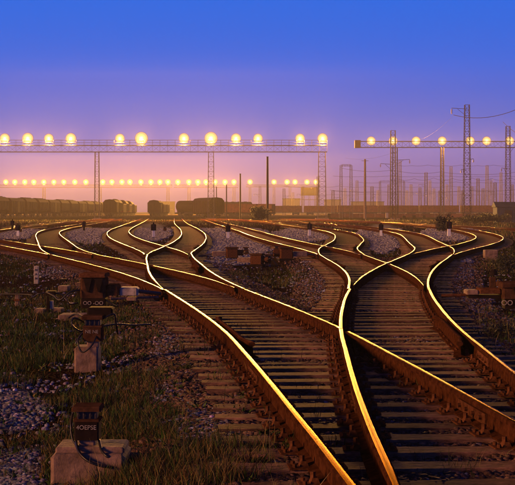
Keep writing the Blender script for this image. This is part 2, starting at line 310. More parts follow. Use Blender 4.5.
def rail(n, side, y0, y1, parent, off=0.0, dz=0.0, name='rail', flare=False, tip=False):
    if y1-y0 < 0.3: return None
    Y = steps(y0, y1); c, m, cs = frame(n, Y)
    nx, ny = cs, -m*cs
    o = side*(HG+off)
    if flare:
        t = np.linspace(0, 1, len(Y)); o = o-side*0.07*(np.clip((0.15-t)/0.15, 0, 1)+np.clip((t-0.85)/0.15, 0, 1))
    PX = c+nx*o; PY = Y+ny*o; k = len(PROF); V = []
    for j in range(len(Y)):
        tp = min(1, .18+.82*(Y[j]-y0)/(.06*y0+1.5)) if tip else 1
        for (a, b) in PROF: V.append((PX[j]+nx[j]*a*tp, PY[j]+ny[j]*a*tp, b*(.86+.14*tp)+dz))
    mb = MB(); mb.v = V
    for j in range(len(Y)-1):
        for i in range(k-1):
            mb.f.append((j*k+i, j*k+i+1, (j+1)*k+i+1, (j+1)*k+i)); mb.mi.append(0 if 6 <= i <= 7 else 1)
    mb.f.append(tuple(range(k))); mb.f.append(tuple((len(Y)-1)*k+i for i in range(k-1, -1, -1))); mb.mi += [1, 1]
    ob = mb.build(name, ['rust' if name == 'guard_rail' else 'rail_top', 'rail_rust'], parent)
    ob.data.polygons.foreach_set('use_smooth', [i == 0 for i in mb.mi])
    return ob
def sep(a, b, Y): return np.abs(cx(a, Y)-cx(b, Y))
def first(fn, y0, y1):
    for y in np.arange(y0, y1, 0.05):
        if fn(y): return float(y)
    return y1
TR = {}
tim = []
for k in range(6):                     # six rough timbers one metre long, stretched along X for each sleeper
    mb = MB(); r = lambda s: rng.uniform(-s, s)
    w = 0.125; vs = []
    for x in (-0.5, -0.17, 0.17, 0.5):
        vs += [(x, -w+r(.01), -0.16), (x, -w+r(.008), -0.018+r(.006)), (x, -w+.02+r(.008), r(.006)), (x, w-.02+r(.008), r(.006)), (x, w+r(.008), -0.018+r(.006)), (x, w+r(.01), -0.16)]
    fs = [(i*6+j, (i+1)*6+j, (i+1)*6+j+1, i*6+j+1) for i in range(3) for j in range(5)] + [tuple(range(6)), tuple(18+j for j in range(5, -1, -1))]
    mb.add(vs, fs); o = mb.build('sleeper', 'timber'); tim.append(o.data); bpy.data.objects.remove(o)
# rail fastening: plate with two clamps and bolt heads
mb = MB(); mb.box(-.19, .19, -.085, .085, 0.001, .013)
for s in (-1, 1):
    mb.box(min(s*.06, s*.12), max(s*.06, s*.12), -.045, .045, .013, .045, taper=.012)
    mb.disc((s*.1, 0, .058), .018, .05, n=6)
    mb.disc((s*.155, .05, .024), .015, .024, n=6); mb.disc((s*.155, -.05, .024), .015, .024, n=6)
o = mb.build('rail_fastening', 'rust'); fast_me = o.data; bpy.data.objects.remove(o)
def put_sleeper(parent, x, y, L, ang):
    o = bpy.data.objects.new('sleeper', tim[rng.integers(6)]); link(o, parent)
    o.location = (x, y, rng.uniform(-.012, .004)); o.scale = (L+rng.uniform(-.06, .06), rng.uniform(.92, 1.08), 1); o.rotation_euler = (0, rng.uniform(-.004, .004), ang+rng.uniform(-.012, .012))
FROGS = []
for n, (y0, y1, ab, sib) in SEG.items():
    t = thing('railway_track', LBL[n], 'railway track', group='tracks of the railway yard'); TR[n] = t
    if ab in 'AB':
        ytip = first(lambda y: sep(n, sib, y) > 0.085, max(y0, 4.6) if y0 < 0 else y0, y1)
        ycr = first(lambda y: sep(n, sib, y) > G*1.0, y0 if y0 > 0 else 4.6, y1)      # frog depth, about where the inner rails cross
        if ab == 'A':
            rail(n, -1, y0, y1, t)
            # inner rail: blade up to the frog, a flangeway gap, then on
            ga = first(lambda y: sep(n, sib, y) > G-0.10, y0 if y0 > 0 else 4.6, y1); gb = first(lambda y: sep(n, sib, y) > G-0.02, y0 if y0 > 0 else 4.6, y1)
            rail(n, 1, ytip, ga, t, dz=-.001, tip=True); rail(n, 1, gb, y1, t, dz=-.001)
            if n in ('T1', 'ML', 'S2', 'M2', 'S4'): rail(n, -1, ycr-1.6, ycr+1.8, t, off=-.115, name='guard_rail', flare=True)
        else:
            rail(n, 1, y0, y1, t); rail(n, -1, ytip, y1, t, dz=-.004, tip=True)
            rail(n, 1, ycr-1.6, ycr+1.8, t, off=-.115, name='guard_rail', flare=True)
        FROGS.append((n, ytip, ycr))
    elif ab == 'C':
        yt = first(lambda y: sep(n, sib, y) > .1, y0, y1)
        rail(n, 1, yt, y1, t, dz=-.004); rail(n, -1, yt+3, y1, t, dz=-.006)
    else:
        rail(n, -1, y0, y1, t); rail(n, 1, y0, y1, t)
# sleepers
for n, (y0, y1, ab, sib) in SEG.items():
    if ab == 'B': continue
    t = TR[n]
    def single(m, a, b, par):
        y = a; stuff = MB()
        while y < b:
            c, mm, cs = frame(m, np.array([y])); ang = -math.atan(mm[0]); c = c[0]
            if y < 62: put_sleeper(par, c, y, 2.6, ang)
            elif y < 130:
                ca, sa = math.cos(ang), math.sin(ang)
                P = lambda u, v, z: (c+ca*u-sa*v, y+sa*u+ca*v, z)
                stuff.add([P(u, v, z) for u, v, z in ((-1.3, -.12, -.1), (1.3, -.12, -.1), (1.3, .12, -.1), (-1.3, .12, -.1), (-1.3, -.11, 0), (1.3, -.11, 0), (1.3, .11, 0), (-1.3, .11, 0))], [(4, 5, 6, 7), (0, 1, 5, 4), (1, 2, 6, 5), (3, 0, 4, 7)])
            y += 0.52*math.cos(ang)
        if stuff.v: stuff.build('far_sleepers', 'timber', par, kind='stuff')
    if ab in 'CD': single(n, y0 if ab == 'D' else 78, y1, t); continue
    ys = first(lambda y: sep(n, sib, y) > 2.75, max(y0, 4.6), y1+30)
    y = y0; ysh = min(ys, y1)
    while y < ysh:
        xa, ma, ca = frame(n, np.array([float(y)])); xb, mb_, cb = frame(sib, np.array([float(y)]))
        l, r = xa[0]-1.28, xb[0]+1.28; ang = -math.atan((ma[0]+mb_[0])/2)
        put_sleeper(TR[sib], (l+r)/2, y, (r-l), ang)
        y += 0.5
    if ys < y1: single(n, ys, y1, t); single(sib, ys+.26, y1, TR[sib])
# fastenings near the camera
for n, (y0, y1, ab, sib) in SEG.items():
    if n not in ('T1', 'T2', 'ML', 'M1', 'M2', 'M3'): continue
    for side in (-1, 1):
        ya = max(y0, 5.5); y = math.ceil((ya-y0)/0.5)*0.5+y0
        while y < min(y1, 27):
            c, m, cs = frame(n, np.array([float(y)])); s = sep(n, sib, y)
            stock = (ab == 'A') == (side < 0)
            if stock or s > 0.42:
                o = bpy.data.objects.new('rail_fastening', fast_me); link(o, TR[n])
                o.location = (c[0]+cs[0]*side*HG, y-m[0]*cs[0]*side*HG, 0.0); o.rotation_euler = (0, 0, -math.atan(m[0]))
            y += 0.5
# fishplates on the near rails
for n, side, y in (('T1', -1, 11.9), ('T2', -1, 10.2), ('T1', 1, 9.6), ('T2', 1, 13.2), ('T2', -1, 20.0)):
    c, m, cs = frame(n, np.array([y])); mb = MB()
    for s in (-1, 1):
        a = min(s*.012, s*.03); b = max(s*.012, s*.03); mb.box(a, b, -.4, .4, .035, .122)
        for q in (-.3, -.1, .1, .3): mb.disc((s*.04, q, .08), .018, .03, 'x', 6)
    o = mb.build('fishplate', 'rust', TR[n]); o.location = (c[0]+cs[0]*side*HG, y-m[0]*cs[0]*side*HG, 0); o.rotation_euler = (0, 0, -math.atan(m[0]))
# ---------------------------------------------------------------- ground
def dist_tracks(X, Y):
    D = np.full(np.shape(X), 99.0)
    for n, (y0, y1, ab, sib) in SEG.items():
        c, m, cs = frame(n, Y); d = np.abs(X-c)*cs
        D = np.where((Y > y0-1) & (Y < y1+1), np.minimum(D, d), D)
    return D
GRAVEL = [(18, 235, 45, 5, 1), (92, 236, 26, 9, 1), (150, 232, 22, 10, 1), (75, 270, 50, 9, .9), (110, 278, 30, 9, .9), (232, 244, 40, 20, 1), (213, 272, 18, 9, .9),
          (302, 236, 30, 7, 1), (381, 238, 22, 15, 1.1), (450, 235, 30, 7, 1.1), (456, 272, 22, 13, 1), (476, 300, 22, 22, .8), (14, 398, 34, 26, .9), (12, 462, 28, 32, 1),
          (206, 430, 26, 22, 1.3), (168, 396, 16, 8, 1.3), (172, 347, 18, 14, 1.2), (320, 282, 34, 24, .7), (465, 350, 60, 34, .5), (440, 330, 60, 50, .45), (120, 465, 12, 8, .8)]
GRASS = [(60, 322, 120, 34, 1.1), (110, 405, 62, 50, 1.1), (25, 345, 50, 26, 1.1), (150, 475, 120, 24, 1.1), (130, 352, 60, 34, .9), (252, 336, 32, 9, .8), (232, 392, 30, 24, .8),
         (30, 262, 42, 14, 1), (90, 249, 24, 4, .9), (290, 276, 40, 9, .8), (380, 255, 20, 5, 1), (505, 258, 26, 22, 1), (500, 335, 30, 26, .6), (270, 468, 50, 24, .7), (255, 275, 40, 7, .5),
         (500, 235, 14, 10, .8), (320, 400, 14, 60, .35), (235, 222, 60, 4, .7), (420, 220, 90, 4, .7), (60, 219, 120, 4, .7)]
def masks(X, Y):
    Yp = np.maximum(Y, 3.0); u = XC+F*X/Yp; v = YH+F*(HC+.1)/Yp
    def ev(Z):
        r = np.zeros(np.shape(X))
        for a, b, c, d, w in Z: r = np.maximum(r, w*np.clip(1.35-np.sqrt(((u-a)/c)**2+((v-b)/d)**2), 0, 1))
        return r
    g, s = ev(GRAVEL), ev(GRASS)
    side = sst(0, 1, (np.abs(u-257)-300)/200)           # beyond the picture's sides rough grass goes on
    return g*(1-side), np.maximum(s, side*.7)
def gh(X, Y, D=None):
    X = np.asarray(X, float); Y = np.asarray(Y, float)
    if D is None: D = dist_tracks(X, Y)
    far = sst(25, 60, Y)
    base = -.042-(.17*(1-far)+.05*far)*sst(1.25, 2.6, D)
    return base+(fbm(X, Y, .9, 3)-.5)*.14*sst(1.2, 2.5, D)+(fbm(X, Y, 4, 5)-.5)*.035
def spaced(segs):
    a = []
    for lo, hi, st in segs: a += list(np.arange(lo, hi, st))
    return np.array(a+[segs[-1][1]])
gx_ = spaced([(-800, -120, 40), (-120, -40, 6), (-40, -14, 1.2), (-14, -5, .3), (-5, 6, .11), (6, 14, .3), (14, 40, 1.2), (40, 120, 6), (120, 800, 40)])
gy_ = spaced([(-40, 2, 2.0), (2, 14, .12), (14, 30, .22), (30, 70, .5), (70, 160, 2), (160, 400, 12), (400, 1700, 100)])
GX, GY = np.meshgrid(gx_, gy_); D = dist_tracks(GX, GY); GZ = gh(GX, GY, D)
nx_, ny_ = len(gx_), len(gy_)
idx = np.arange(nx_*ny_).reshape(ny_, nx_)
Fc = np.stack([idx[:-1, :-1], idx[:-1, 1:], idx[1:, 1:], idx[1:, :-1]], -1).reshape(-1, 4)
go = raw_mesh('ground', np.stack([GX, GY, GZ], -1).reshape(-1, 3), Fc, 'ground', smooth=True); go['kind'] = 'structure'
mg, ms = masks(GX, GY)
oil = sst(1.25, .55, D)*.55*(1-sst(60, 120, GY)*.3)*(1-.55*np.clip(mg, 0, 1))
for nm, arr in (('m_gravel', mg), ('m_grass', ms*(1-.6*sst(1.5, .8, D))), ('m_oil', oil)):
    a = go.data.attributes.new(nm, 'FLOAT', 'POINT'); a.data.foreach_set('value', arr.astype(np.float32).ravel())
def gz(x, y): return float(gh(np.array([x]), np.array([y]))[0])
def gpt(px, py):
    """ground point seen at a pixel of the photograph"""
    z = -.15
    for _ in range(12):
        Y = F*(HC-z)/(py-YH); X = (px-XC)*Y/F; z = gz(X, Y)
    return X, Y, z
def at(px, Y): return (px-XC)*Y/F
def zat(py, Y): return HC-(py-YH)*Y/F
# ---------------------------------------------------------------- ballast and gravel stones
def sample(n, ymax, p=1.6, ymin=5.5):
    u = rng.random(n); q = 1-p; Y = (ymin**q+u*(ymax**q-ymin**q))**(1/q)
    X = rng.uniform(-1, 1, n)*(Y*.235+.8); return X, Y
ico = np.array([[-.5, -.45, -.3], [.5, -.5, -.3], [.45, .5, -.3], [-.5, .45, -.3], [-.35, -.25, .35], [.3, -.4, .3], [.4, .3, .42], [-.25, .4, .3]])
icf = np.array([[0, 1, 5, 4], [1, 2, 6, 5], [2, 3, 7, 6], [3, 0, 4, 7], [4, 5, 6, 7]])
def stones(name, X, Y, smin, smax, kindtint):
    n = len(X); Z = gh(X, Y); s = rng.uniform(smin, smax, n)*(1+.012*Y)
    V = ico[None]*(1+rng.uniform(-.5, .5, (n, 8, 3)))*s[:, None, None]*np.stack([np.ones(n), rng.uniform(.7, 1.1, n), rng.uniform(.5, .9, n)], -1)[:, None]
    a = rng.uniform(0, 2*PI, n); ca, sa = np.cos(a)[:, None], np.sin(a)[:, None]
    P = np.stack([V[..., 0]*ca-V[..., 1]*sa+X[:, None], V[..., 0]*sa+V[..., 1]*ca+Y[:, None], V[..., 2]+(Z+s*.18)[:, None]], -1)
    Fs = (icf[None]+(np.arange(n)*8)[:, None, None]).reshape(-1, 4)
    T = np.repeat(kindtint, 8, axis=0)
    o = raw_mesh(name, P.reshape(-1, 3), Fs, 'stone', T); return o
X, Y = sample(260000, 75, 1.45); g, s = masks(X, Y); D = dist_tracks(X, Y)
k = rng.random(len(X)) < np.clip(np.clip((g*1.25-.3)+(fbm(X, Y, 1.3, 8)-.5)*2.2, 0, 1)+.10*(fbm(X, Y, 3, 18) > .5), 0, 1)*(.3+.7*sst(.9, 1.5, D)); X, Y, D = X[k], Y[k], D[k]
tt = (.35+.95*rng.random((len(X), 1)))*np.array([[.95, .92, 1.0]])*(.8+.4*rng.random((len(X), 3)))
tt = tt*np.where(rng.random((len(X), 1)) < .08, 1.6, .72)*np.array([[.84, .92, 1.12]])
tag(stones('gravel', X, Y, .010, .046, tt), kind='stuff')
X = rng.uniform(-.24, .24, 260000); Y = rng.uniform(40, 118, 260000); X = X*Y; g, s = masks(X, Y); D = dist_tracks(X, Y)
k = (g > .35+.5*(fbm(X, Y, .5, 6)-.5)) & (D > 1.15); X, Y = X[k], Y[k]
tag(stones('gravel', X, Y, .035, .085, (.45+.8*rng.random((len(X), 1)))*np.array([[.9, .92, 1.05]])), kind='stuff', label='far gravel islands between the bent tracks')
X, Y = sample(240000, 45, 1.5); D = dist_tracks(X, Y); g, s = masks(X, Y)
k = (D < 2.0) & (rng.random(len(X)) < .85*(1-.5*s)); X, Y = X[k], Y[k]
tt = (.16+.5*rng.random((len(X), 1))**1.6)*np.array([[.95, .6, .45]])
tag(stones('ballast', X, Y, .012, .05, tt), kind='stuff')
# ---------------------------------------------------------------- grass
def blades(name, X, Y, hmin, hmax, wid, dry, lean=.5, parent=None):
    n = len(X); Z = gh(X, Y)-.01; h = rng.uniform(hmin, hmax, n); w = wid*rng.uniform(.6, 1.4, n)*(1+.03*Y)
    a = rng.uniform(0, 2*PI, n); l = rng.uniform(.1, lean, n)*h; la = rng.uniform(0, 2*PI, n)
    dx, dy = np.cos(a)*w/2, np.sin(a)*w/2; lx, ly = np.cos(la)*l, np.sin(la)*l
    def P(fx, fl, fz): return np.stack([X+dx*fx+lx*fl, Y+dy*fx+ly*fl, Z+h*fz], -1)
    V = np.stack([P(-1, 0, 0), P(1, 0, 0), P(.7, .35, .6), P(-.7, .35, .6), P(0.08, 1, 1), P(-.08, 1, 1)], 1).reshape(-1, 3)
    f = np.array([[0, 1, 2, 3], [3, 2, 4, 5]]); Fs = (f[None]+(np.arange(n)*6)[:, None, None]).reshape(-1, 4)
    pal = np.array([[.024, .055, .010], [.055, .095, .018], [.15, .105, .035], [.09, .045, .02], [.22, .17, .08]])
    pr = np.array([[.4, .35, .12, .08, .05], [.08, .2, .34, .23, .15]])
    c = np.where((rng.random(n) < dry)[:, None], pal[rng.choice(5, n, p=pr[1])], pal[rng.choice(5, n, p=pr[0])])*rng.uniform(.6, 1.25, (n, 1))
    o = raw_mesh(name, V, Fs, 'grass', np.repeat(c, 6, axis=0))
    if parent: o.parent = parent
    return o
X, Y = sample(620000, 60, 1.65, 6.2); g, s = masks(X, Y); D = dist_tracks(X, Y)
cl = fbm(X, Y, 1.6, 21)
k = rng.random(len(X)) < np.clip(s*1.3-.38+(cl-.5)*3.6, 0, 1)*(1-.75*np.clip(g, 0, 1))*(.11+.89*sst(1.0, 1.7, D)+.3*(Y < 20)*(X < -.4)); X, Y = X[k], Y[k]
dry = np.clip(.5-(X < -2.6)*(Y < 24)*(Y > 10.5)*.62+(fbm(X, Y, .7, 4)-.5)*1.8, .02, .95)
hh = fbm(X, Y, 2.6, 31)+.25*rng.random(len(X))
q1, q2 = np.quantile(hh, .45), np.quantile(hh, .85)
for a, h0, h1, ln, lb in ((hh < q1, .015, .065, 1.3, 'short matted grass and weeds between the stones'), ((hh >= q1) & (hh < q2), .04, .12, .9, 'middling rough grass beside the tracks'), (hh >= q2, .07, .19, .7, 'tall dry tufts of grass beside the tracks')):
    tag(blades('grass', X[a], Y[a], h0, h1, .0045, dry[a], ln), kind='stuff', label=lb)
# broad weeds with round leaves, lying in rosettes
X, Y = sample(1500, 30, 1.5, 6.5); g, s = masks(X, Y); D = dist_tracks(X, Y); k = (rng.random(len(X)) < .25+s) & (D > .8)
X, Y = np.repeat(X[k], 14), np.repeat(Y[k], 14); X = X+rng.normal(0, .035, len(X)); Y = Y+rng.normal(0, .035, len(Y))
tag(blades('weeds', X, Y, .03, .08, .022, .15*np.ones(len(X)), 1.6), kind='stuff')
X, Y = sample(60000, 230, .8, 60); D = dist_tracks(X, Y); g, s = masks(X, Y)
k = (D > 1.4) & (rng.random(len(X)) < np.clip(s+.35*fbm(X, Y, .1, 3)-.3*g, 0, 1)); tag(blades('grass', X[k], Y[k], .08, .32, .012, .9*np.ones(k.sum()), 1.0), kind='stuff', label='dry far grass in front of the wagons')
# ---------------------------------------------------------------- lattice steelwork
def lattice(mb, a, b, w0, w1, n, r=.04, up=Vector((0, 1, 0))):
    """four chords from a to b with zigzag bracing on the four faces; widths w0 -> w1"""
    a, b = Vector(a), Vector(b); d = (b-a).normalized(); u = d.cross(up).normalized(); v = d.cross(u).normalized()
    def c(t, i):
        w = (w0+(w1-w0)*t)/2; s = ((-1, -1), (1, -1), (1, 1), (-1, 1))[i]
        return a+(b-a)*t+u*s[0]*w+v*s[1]*w
    for k in range(n):
        t0, t1 = k/n, (k+1)/n
        for i in range(4):
            j = (i+1) % 4
            mb.bar(c(t0, i if k % 2 else j), c(t1, j if k % 2 else i), r*.8)
            mb.bar(c(t1, i), c(t1, j), r*.7)
    return [(c(0, i), c(1, i)) for i in range(4)]
def mast(name, label, cat, x, y, h, w0=.9, w1=.5, n=16, m='steel_dark', r=.05, group=None, rz=0, arms=()):
    t = thing(name, label, cat, (x, y, gz(x, y)-.1), rz, group)
    mb = MB(); ch = lattice(mb, (0, 0, 0), (0, 0, h), w0, w1, n, r); mb.build('bracing', m, t, kind='stuff')
    for p, q in ch: MB().bar(p, q, r*1.7).build('mast_leg', m, t)
    b = MB(); b.box(-w0*.8, w0*.8, -w0*.8, w0*.8, -.2, .25, bev=.05).build('footing', 'concrete', t)
    for (z, x1, drop) in arms:
        k = MB(); s = 1 if x1 > 0 else -1
        k.bar((0, 0, z), (x1, 0, z+.15), .07); k.bar((0, 0, z-1.3), (x1*.62, 0, z), .05); a = k.build('bracket_arm', m, t)
        k = MB(); [k.disc((x1, 0, z-.1-q*.13), .13, .07, n=8) for q in range(int(drop/.13))]; k.tube([(x1, 0, z+.15), (x1, 0, z-drop-.1)], .03, 5); k.build('insulator', 'ins', a)
    return t
# ---------------------------------------------------------------- floodlights
def make_flood(label, group, power, rad):
    t = thing('floodlight', label, 'floodlight', group=group)
    b = MB(); b.tube([(0, .25, -1.3), (0, .25, 0)], .05, 6); b.tube([(-.42, .1, -.1), (-.42, .1, -.62), (.42, .1, -.62), (.42, .1, -.1)], .035, 5); b.build('bracket', 'steel_dark', t)
    h = MB(); n = 24; prof = [(.18, .55), (.34, .45), (.46, .25), (rad, -.12), (rad, -.2)]
    vs = [(math.cos(2*PI*i/n)*r, y, math.sin(2*PI*i/n)*r) for r, y in prof for i in range(n)]
    h.add(vs, [(k*n+i, k*n+(i+1) % n, (k+1)*n+(i+1) % n, (k+1)*n+i) for k in range(len(prof)-1) for i in range(n)]+[tuple(range(n-1, -1, -1))]); h.build('housing', 'steel_dark', t)
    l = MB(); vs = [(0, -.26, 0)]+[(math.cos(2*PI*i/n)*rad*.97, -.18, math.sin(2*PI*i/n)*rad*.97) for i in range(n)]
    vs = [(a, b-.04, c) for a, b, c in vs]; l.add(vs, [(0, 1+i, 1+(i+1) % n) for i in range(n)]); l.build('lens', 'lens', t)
    d = bpy.data.lights.new('lamp_bulb', 'SPOT'); d.energy = power; d.color = (1.0, .435, .07); d.spot_size = math.radians(158); d.spot_blend = .35; d.shadow_soft_size = .2
    o = bpy.data.objects.new('lamp_bulb', d); link(o, t); o.location = (0, -.3, 0); o.rotation_euler = (math.radians(-84), 0, 0)
    return t
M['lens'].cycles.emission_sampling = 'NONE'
G1Y, G2Y, G3Y = 238.0, 245.0, 590.0
def ordn(i): return ['first', 'second', 'third', 'fourth', 'fifth', 'sixth', 'seventh', 'eighth', 'ninth', 'tenth', 'eleventh', 'twelfth', 'thirteenth', 'fourteenth', 'fifteenth', 'sixteenth', 'seventeenth', 'eighteenth', 'nineteenth', 'twentieth', 'twenty first', 'twenty second', 'twenty third', 'twenty fourth', 'twenty fifth', 'twenty sixth', 'twenty seventh', 'twenty eighth', 'twenty ninth', 'thirtieth', 'thirty first', 'thirty second', 'thirty third'][i]
near = [(p, 138.5, s) for p, s in ((5, 1), (28, 1.25), (49, .9), (71, 1.15), (120, .9), (141.5, 1.7), (184, 1.1), (211, 1.7), (236, 1), (258, .9), (300, .9), (322.5, 1.05))]
fl = make_flood('x', 'floodlights on the near left lighting gantry', LAMP_W, 1.0)
for i, (p, py, s) in enumerate(near):
    o = fl if i == 0 else dup(fl, (0, 0, 0)); o.location = (at(p, G1Y), G1Y, zat(py, G1Y)); o.scale = (s**.5,)*3
    o['label'] = 'blazing yellow floodlight, %s from the left on the near left gantry' % ordn(i)
    for c in o.children:
        if c.type == 'LIGHT': c.data = c.data.copy(); c.data.energy = LAMP_W*s
near2 = [(371, 141, 1.1), (393, 141, 1), (416, 141, 1), (442, 141, .9), (470, 141, .8), (486.5, 141, 1), (509.5, 141, .9)]
for i, (p, py, s) in enumerate(near2):
    o = dup(fl, (at(p, G2Y), G2Y, zat(py, G2Y)), label='pale yellow floodlight, %s from the left on the right gantry' % ordn(i)); o.scale = (.92,)*3
    o['group'] = 'floodlights on the right lighting gantry'
    for c in o.children:
        if c.type == 'LIGHT': c.data = c.data.copy(); c.data.energy = LAMP_W*s
ff = make_flood('x', 'small distant yellow floodlights', FAR_LAMP_W, .95)
farx = [6, 15, 25, 34, 44, 54, 64, 75, 86, 103, 112, 122, 130, 141, 151, 160, 168, 178, 189, 198, 206, 215, 225, 234, 250, 274, 287, 295, 307, 316]
for i, p in enumerate(farx):
    s = (.9+.35*((i*7) % 5)/4)*(1 if i < 24 else .8); o = ff if i == 0 else dup(ff, (0, 0, 0))
    o.location = (at(p, G3Y), G3Y, zat(182, G3Y)); o.scale = (1.5, 1.5, 1.5); o['label'] = 'small distant yellow floodlight, %s from the left in the far row' % ordn(i)
    for c in o.children:
        if c.type == 'LIGHT': c.data = c.data.copy(); c.data.energy = FAR_LAMP_W*s
# ---------------------------------------------------------------- lighting gantries
def gantry(label, Y, p0, p1, ptop, pbot, legs, m='steel', box=False, rail_=True, r=.05, n_=None):
    t = thing('lighting_gantry', label, 'lighting gantry', (0, Y, 0)); x0, x1 = at(p0, Y), at(p1, Y); z1, z0 = zat(ptop, Y), zat(pbot, Y)
    h = z1-z0; mb = MB(); n = n_ or max(4, int((x1-x0)/(h*1.15))); lattice(mb, (x0, 0, (z0+z1)/2), (x1, 0, (z0+z1)/2), h, h, n, r*.8, up=Vector((0, 0, 1)))
    bm = mb.build('bridge_bracing', m, t, kind='stuff')
    for z in (z0, z1):
        for y in (-h/2, h/2): MB().bar((x0, y, z), (x1, y, z), r*2).build('bridge_chord', m, t)
    MB().box(x0, x1, -h*.42, h*.42, z1+.02, z1+.07).build('walkway', m, t)
    if rail_:
        k = MB()
        for y in (-h/2, h/2):
            k.bar((x0, y, z1+1.05), (x1, y, z1+1.05), .04); k.bar((x0, y, z1+.55), (x1, y, z1+.55), .03)
            for i in range(n+1): k.bar((x0+(x1-x0)*i/n, y, z1), (x0+(x1-x0)*i/n, y, z1+1.05), .035)
        k.build('handrail', m, t, kind='stuff')
    for (p, w) in legs:
        x = at(p, Y); g = -.2; q = MB(); chs = lattice(q, (x, 0, g), (x, 0, z0), w*1.25, w, 14, r*.8); lg = q.build('leg', m, t, kind='stuff')
        for a, b in chs: MB().bar(a, b, r*1.7).build('leg_chord', m, lg)
        MB().box(x-w, x+w, -w, w, -.4, .3, bev=.05).build('footing', 'concrete', t)
    if box: MB().box(x0-1.1, x0+.1, -h*.6, h*.6, z0-.1, z1+.25, bev=.05).build('end_cabinet', 'steel', t)
    return t
gantry('long rusty lattice lighting gantry on three legs, near left, above the freight wagons', G1Y, -60, 327, 145.5, 152, [(97, .75), (211, 1.0), (322, 1.3)], m='steel')
gantry('right lighting gantry with a pale cabinet at its left end', G2Y, 360, 600, 141.5, 147.5, [(395, .9), (442, .55), (560, .8)], m='steel_dark', box=True, rail_=False)
gantry('far lighting gantry at the left, hazy behind the long freight train', G3Y, -60, 172, 185, 187.5, [(44, 1.1), (100, 1.1), (168, 1.1)], rail_=False, r=.09)
gantry('far lighting gantry hazy above the tilted dark hopper wagon', G3Y, 174, 238, 185, 187.5, [(189, 1.1), (234, 1.1)], rail_=False, r=.09)
gantry('far lighting gantry hazy left of the signal bridge cabin', G3Y, 246, 320, 185, 187, [(250, .9), (274, .9), (290, .9), (316, 1.1)], rail_=False, r=.09)
# masts standing in front
mast('catenary_mast', 'tallest dark lattice mast with a bracket and hanging insulator at its top left', 'mast', at(467, 205), 205, 19.9, 1.25, .75, 22, arms=[(19.2, -2.6, .9), (8.8, -1.0, .4), (10.6, 1.1, .4)])
mast('catenary_mast', 'dark lattice mast right of the tallest mast, rising behind the blue grey shed', 'mast', at(508, 222), 222, 17.4, .95, .7, 20, arms=[(9.6, -1.2, .5), (13.4, 1.6, .4)])
mast('catenary_mast', 'thick dark lattice mast with a pointed top before the left end of the right gantry', 'mast', at(393, 232), 232, 17.3, 1.05, .85, 20, arms=[(10.8, -2.4, .5), (11.6, 3.2, .6)])
mast('catenary_mast', 'slim pale lattice mast under the fourth lamp of the right gantry', 'mast', at(442.5, 240), 240, 14.5, .6, .5, 18, m='steel')
def portal(label, p0, p1, Y, h):
    t = thing('catenary_portal', label, 'portal mast', (0, Y, 0)); a, b = at(p0, Y), at(p1, Y)
    for x in (a, b):
        q = MB(); ch = lattice(q, (x, 0, -.2), (x, 0, h), .8, .5, 14, .06); lg = q.build('leg', 'steel', t, kind='stuff')
        for u, v in ch: MB().bar(u, v, .08).build('leg_chord', 'steel', lg)
    q = MB(); lattice(q, (a, 0, h), (b, 0, h), .5, .5, 6, .05, up=Vector((0, 0, 1))); q.build('cross_beam', 'steel', t, kind='stuff')
portal('narrow portal mast with a cross beam, hazy right of the near left gantry', 341, 351, 300, 13.0)
portal('faint far portal mast over the red train between the two gantries', 380, 404, 420, 12.0)
t = thing('concrete_pole', 'pale pinkish round pole left of the thick dark mast', 'pole', (at(365, 280), 280, -.3)); q = MB(); q.tube([(0, 0, 0), (0, 0, 14)], .34, 10, r1=.22); q.build('shaft', 'concrete', t); q = MB(); q.bar((-.8, 0, 13.6), (.8, 0, 13.6), .08); q.build('cross_arm', 'steel', t)
for p, yt, Y, r, lb in ((267.5, 157, 205, .21, 'tallest dark wooden pole standing beside the round dark bush'), (240.3, 174, 222, .16, 'dark wooden pole right of the tilted hopper wagon, shorter than the tallest one'),
                        (226.5, 185, 250, .13, 'thin dark pole just right of the tilted hopper wagon'), (216.5, 187, 262, .11, 'thinnest dark pole rising behind the tilted hopper wagon')):
    x = at(p, Y); t = thing('wooden_pole', lb, 'pole', (x, Y, -.3), group='dark wooden poles in the middle of the yard'); h = zat(yt, Y)+.3
    q = MB(); q.tube([(0, 0, 0), (0, 0, h)], r*1.15, 9, r1=r*.85); q.build('shaft', 'wood_pole', t); q = MB(); q.disc((0, 0, h+.03), r, .08, n=9); q.build('pole_cap', 'steel_dark', t)
# faint far masts
fm = [(284, 188, 470), (303, 186, 520), (333, 190, 430), (357, 180, 500), (372, 186, 430), (400, 160, 470), (411, 184, 520), (426, 172, 430), (434, 188, 540), (451, 166, 480), (459, 186, 520), (478, 178, 450), (487, 165, 500), (495, 182, 430), (501, 172, 540), (260, 186, 520), (293, 192, 560), (318, 176, 480), (345, 188, 540), (378, 190, 560), (389, 184, 460), (407, 190, 560), (420, 187, 480), (430, 180, 560), (440, 190, 460), (447, 184, 560), (463, 190, 440), (472, 186, 560), (483, 188, 480), (491, 180, 560), (512, 184, 460)]
for i, (p, yt, Y) in enumerate(fm):
    mast('distant_mast', 'faint hazy catenary mast, %s from the left of the distant masts' % ordn(sorted(q[0] for q in fm).index(p)), 'mast', at(p, Y), Y, zat(yt, Y), 1.2, .8, 8, m='steel', r=.09, group='faint catenary masts in the haze', arms=[(zat(yt, Y)*.72, (-1)**i*2.6, .5)])
